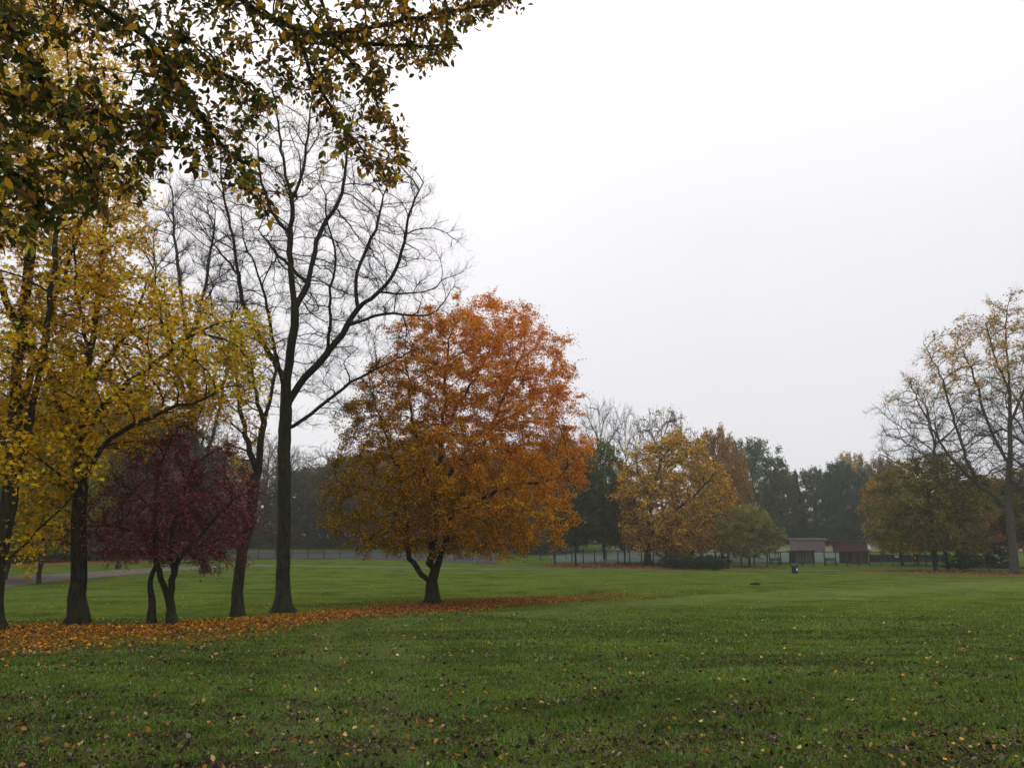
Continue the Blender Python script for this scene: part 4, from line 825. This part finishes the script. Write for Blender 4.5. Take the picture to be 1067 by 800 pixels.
# pale house wall glimpsed at the right edge
w0 = P(1052, 575, 150); r = empty('white_house', (w0[0] + 5, 156, gz(w0[0] + 5, 156)), 'white house glimpsed low behind the trunk at the right edge', 'house')
MB().box((0, 0, 1.5), (10, 8, 3.4)).build('wall', M_white_paint, r); m = MB(); m.v = [(-5.4, -4.4, 3.202), (5.4, -4.4, 3.202), (5.4, 4.4, 3.202), (-5.4, 4.4, 3.202), (-5.4, 0, 5.4), (5.4, 0, 5.4)]; m.f = [[0, 1, 5, 4], [2, 3, 4, 5], [0, 4, 3], [1, 2, 5], [3, 2, 1, 0]]; m.build('roof', M_roof, r)
for sx in (-3, 0.2, 3): f = MB().box((sx, -4.02, 1.7), (1.3, .08, 1.2)).build('window', M_dark_metal, r)

# small stump and short posts on the left beyond the path
b = G(123, 592.5); r = MB().tube([(0, 0, -.1), (0, 0, .1), (0, 0, .75), (0, 0, .8)], [.34, .24, .2, .17], 9).build('tree_stump', M_bark); r.location = b; tag(r, 'short dark tree stump beyond the left path', 'stump')
# young sapling at right
b = G(1031, 595); r = MB().tube([(0, 0, -.1), (.02, 0, .5), (0, .02, 1.2)], [.07, .05, .04], 7).build('wooden_stake', M_bark); r.location = b; tag(r, 'short dark stake in the leaf litter left of the leaning pale trunk', 'stake')
# tuft of longer grass on the lawn
b = G(787, 609); n = 900; a = rng.uniform(0, 2 * pi, n); rr = rng.uniform(0, 1, n) ** .6; x = b[0] + rr * np.cos(a) * .3; y = b[1] + rr * np.sin(a) * .25; z = ground_z(x, y); hh = (.11 * (1 - .6 * rr) + .04) * rng.uniform(.6, 1.2, n)
v = np.stack([np.stack([x - .012, y, z], 1), np.stack([x + .012, y, z], 1), np.stack([x + rng.normal(size=n) * .07, y + rng.normal(size=n) * .07, z + hh], 1)], 1) - b
o = link('grass_tuft', np_mesh('grass_tuft', v.reshape(-1, 3), np.arange(3 * n), np.arange(0, 3 * n, 3), False, np.repeat(pal(n, [(.02, .04, .01), (.035, .06, .014)]), 3, 0)), M_grass); o.location = b; tag(o, 'small dark tuft of long grass out on the right lawn', 'grass tuft')

# ================================================================== HAZE
def haze():
    m, nt, out = newmat('haze'); v = nd(nt, 'ShaderNodeVolumePrincipled', Density=0.00045, Anisotropy=.2); v.inputs['Color'].default_value = (.97, .97, .98, 1); nt.links.new(v.outputs[0], out.inputs['Volume'])
    mb = MB(); mb.box((0, 140, 14), (760, 400, 36)); o = mb.build('haze', m); tag(o, 'thin autumn mist in the air over the park', 'haze', kind='stuff')
haze()

# ================================================================== LIGHT
SUN_EL, SUN_AZ = math.radians(38), math.radians(-20)    # veiled sun ahead and a little to the left
w = bpy.data.worlds.new('World'); scene.world = w; w.use_nodes = True; nt = w.node_tree; nt.nodes.clear(); L = nt.links.new
out = nt.nodes.new('ShaderNodeOutputWorld'); bg = nd(nt, 'ShaderNodeBackground', Strength=.1); L(bg.outputs[0], out.inputs[0])
sky = nt.nodes.new('ShaderNodeTexSky'); sky.sky_type = 'NISHITA'; sky.sun_disc = False; sky.sun_elevation = SUN_EL; sky.sun_rotation = SUN_AZ; sky.air_density = 1.0; sky.dust_density = 3.0
tc = nd(nt, 'ShaderNodeTexCoord'); sp = nd(nt, 'ShaderNodeSeparateXYZ'); L(tc.outputs['Generated'], sp.inputs[0])
rp = nt.nodes.new('ShaderNodeValToRGB'); L(sp.outputs[2], rp.inputs[0]); e = rp.color_ramp.elements; e[0].position = 0.0; e[0].color = (.690, .690, .722, 1); e[1].position = .72; e[1].color = (1.06, 1.05, 1.06, 1); e.new(.38).color = (.825, .815, .85, 1)
vm = nd(nt, 'ShaderNodeVectorMath', _operation='SCALE'); L(rp.outputs[0], vm.inputs[0]); vm.inputs['Scale'].default_value = 10.4
nz = nd(nt, 'ShaderNodeTexNoise', Scale=1.8, Detail=5); L(tc.outputs['Generated'], nz.inputs['Vector']); mr = nd(nt, 'ShaderNodeMapRange'); L(nz.outputs[0], mr.inputs[0]); mr.inputs['To Min'].default_value = .91; mr.inputs['To Max'].default_value = 1.09
vm2 = nd(nt, 'ShaderNodeVectorMath', _operation='SCALE'); L(vm.outputs[0], vm2.inputs[0]); L(mr.outputs[0], vm2.inputs['Scale'])
mx = nd(nt, 'ShaderNodeMix', _data_type='RGBA'); mx.inputs[0].default_value = .94; L(sky.outputs[0], mx.inputs[6]); L(vm2.outputs[0], mx.inputs[7]); L(mx.outputs[2], bg.inputs[0])
sd = bpy.data.lights.new('sun', 'SUN'); sd.energy = .5; sd.angle = math.radians(40); sd.color = (1, .96, .9); so = bpy.data.objects.new('sun', sd); col.objects.link(so)
dirv = Vector((math.sin(SUN_AZ) * math.cos(SUN_EL), math.cos(SUN_AZ) * math.cos(SUN_EL), math.sin(SUN_EL))); so.rotation_euler = dirv.to_track_quat('Z', 'Y').to_euler()

vs = scene.view_settings; scene.display_settings.display_device = 'sRGB'; vs.view_transform = 'Standard'; vs.look = 'None'; vs.exposure = 0.14; vs.gamma = 1; vs.use_curve_mapping = False
scene.render.engine = 'CYCLES'; cy = scene.cycles; cy.use_denoising = True; cy.max_bounces = 6; cy.diffuse_bounces = 3; cy.transmission_bounces = 4; cy.volume_bounces = 1; cy.transparent_max_bounces = 8; cy.use_adaptive_sampling = True; cy.adaptive_threshold = .015
try: cy.denoiser = 'OPENIMAGEDENOISE'
except Exception: pass
print('objects', len(bpy.data.objects), 'polys', sum(len(o.data.polygons) for o in bpy.data.objects if o.type == 'MESH'))
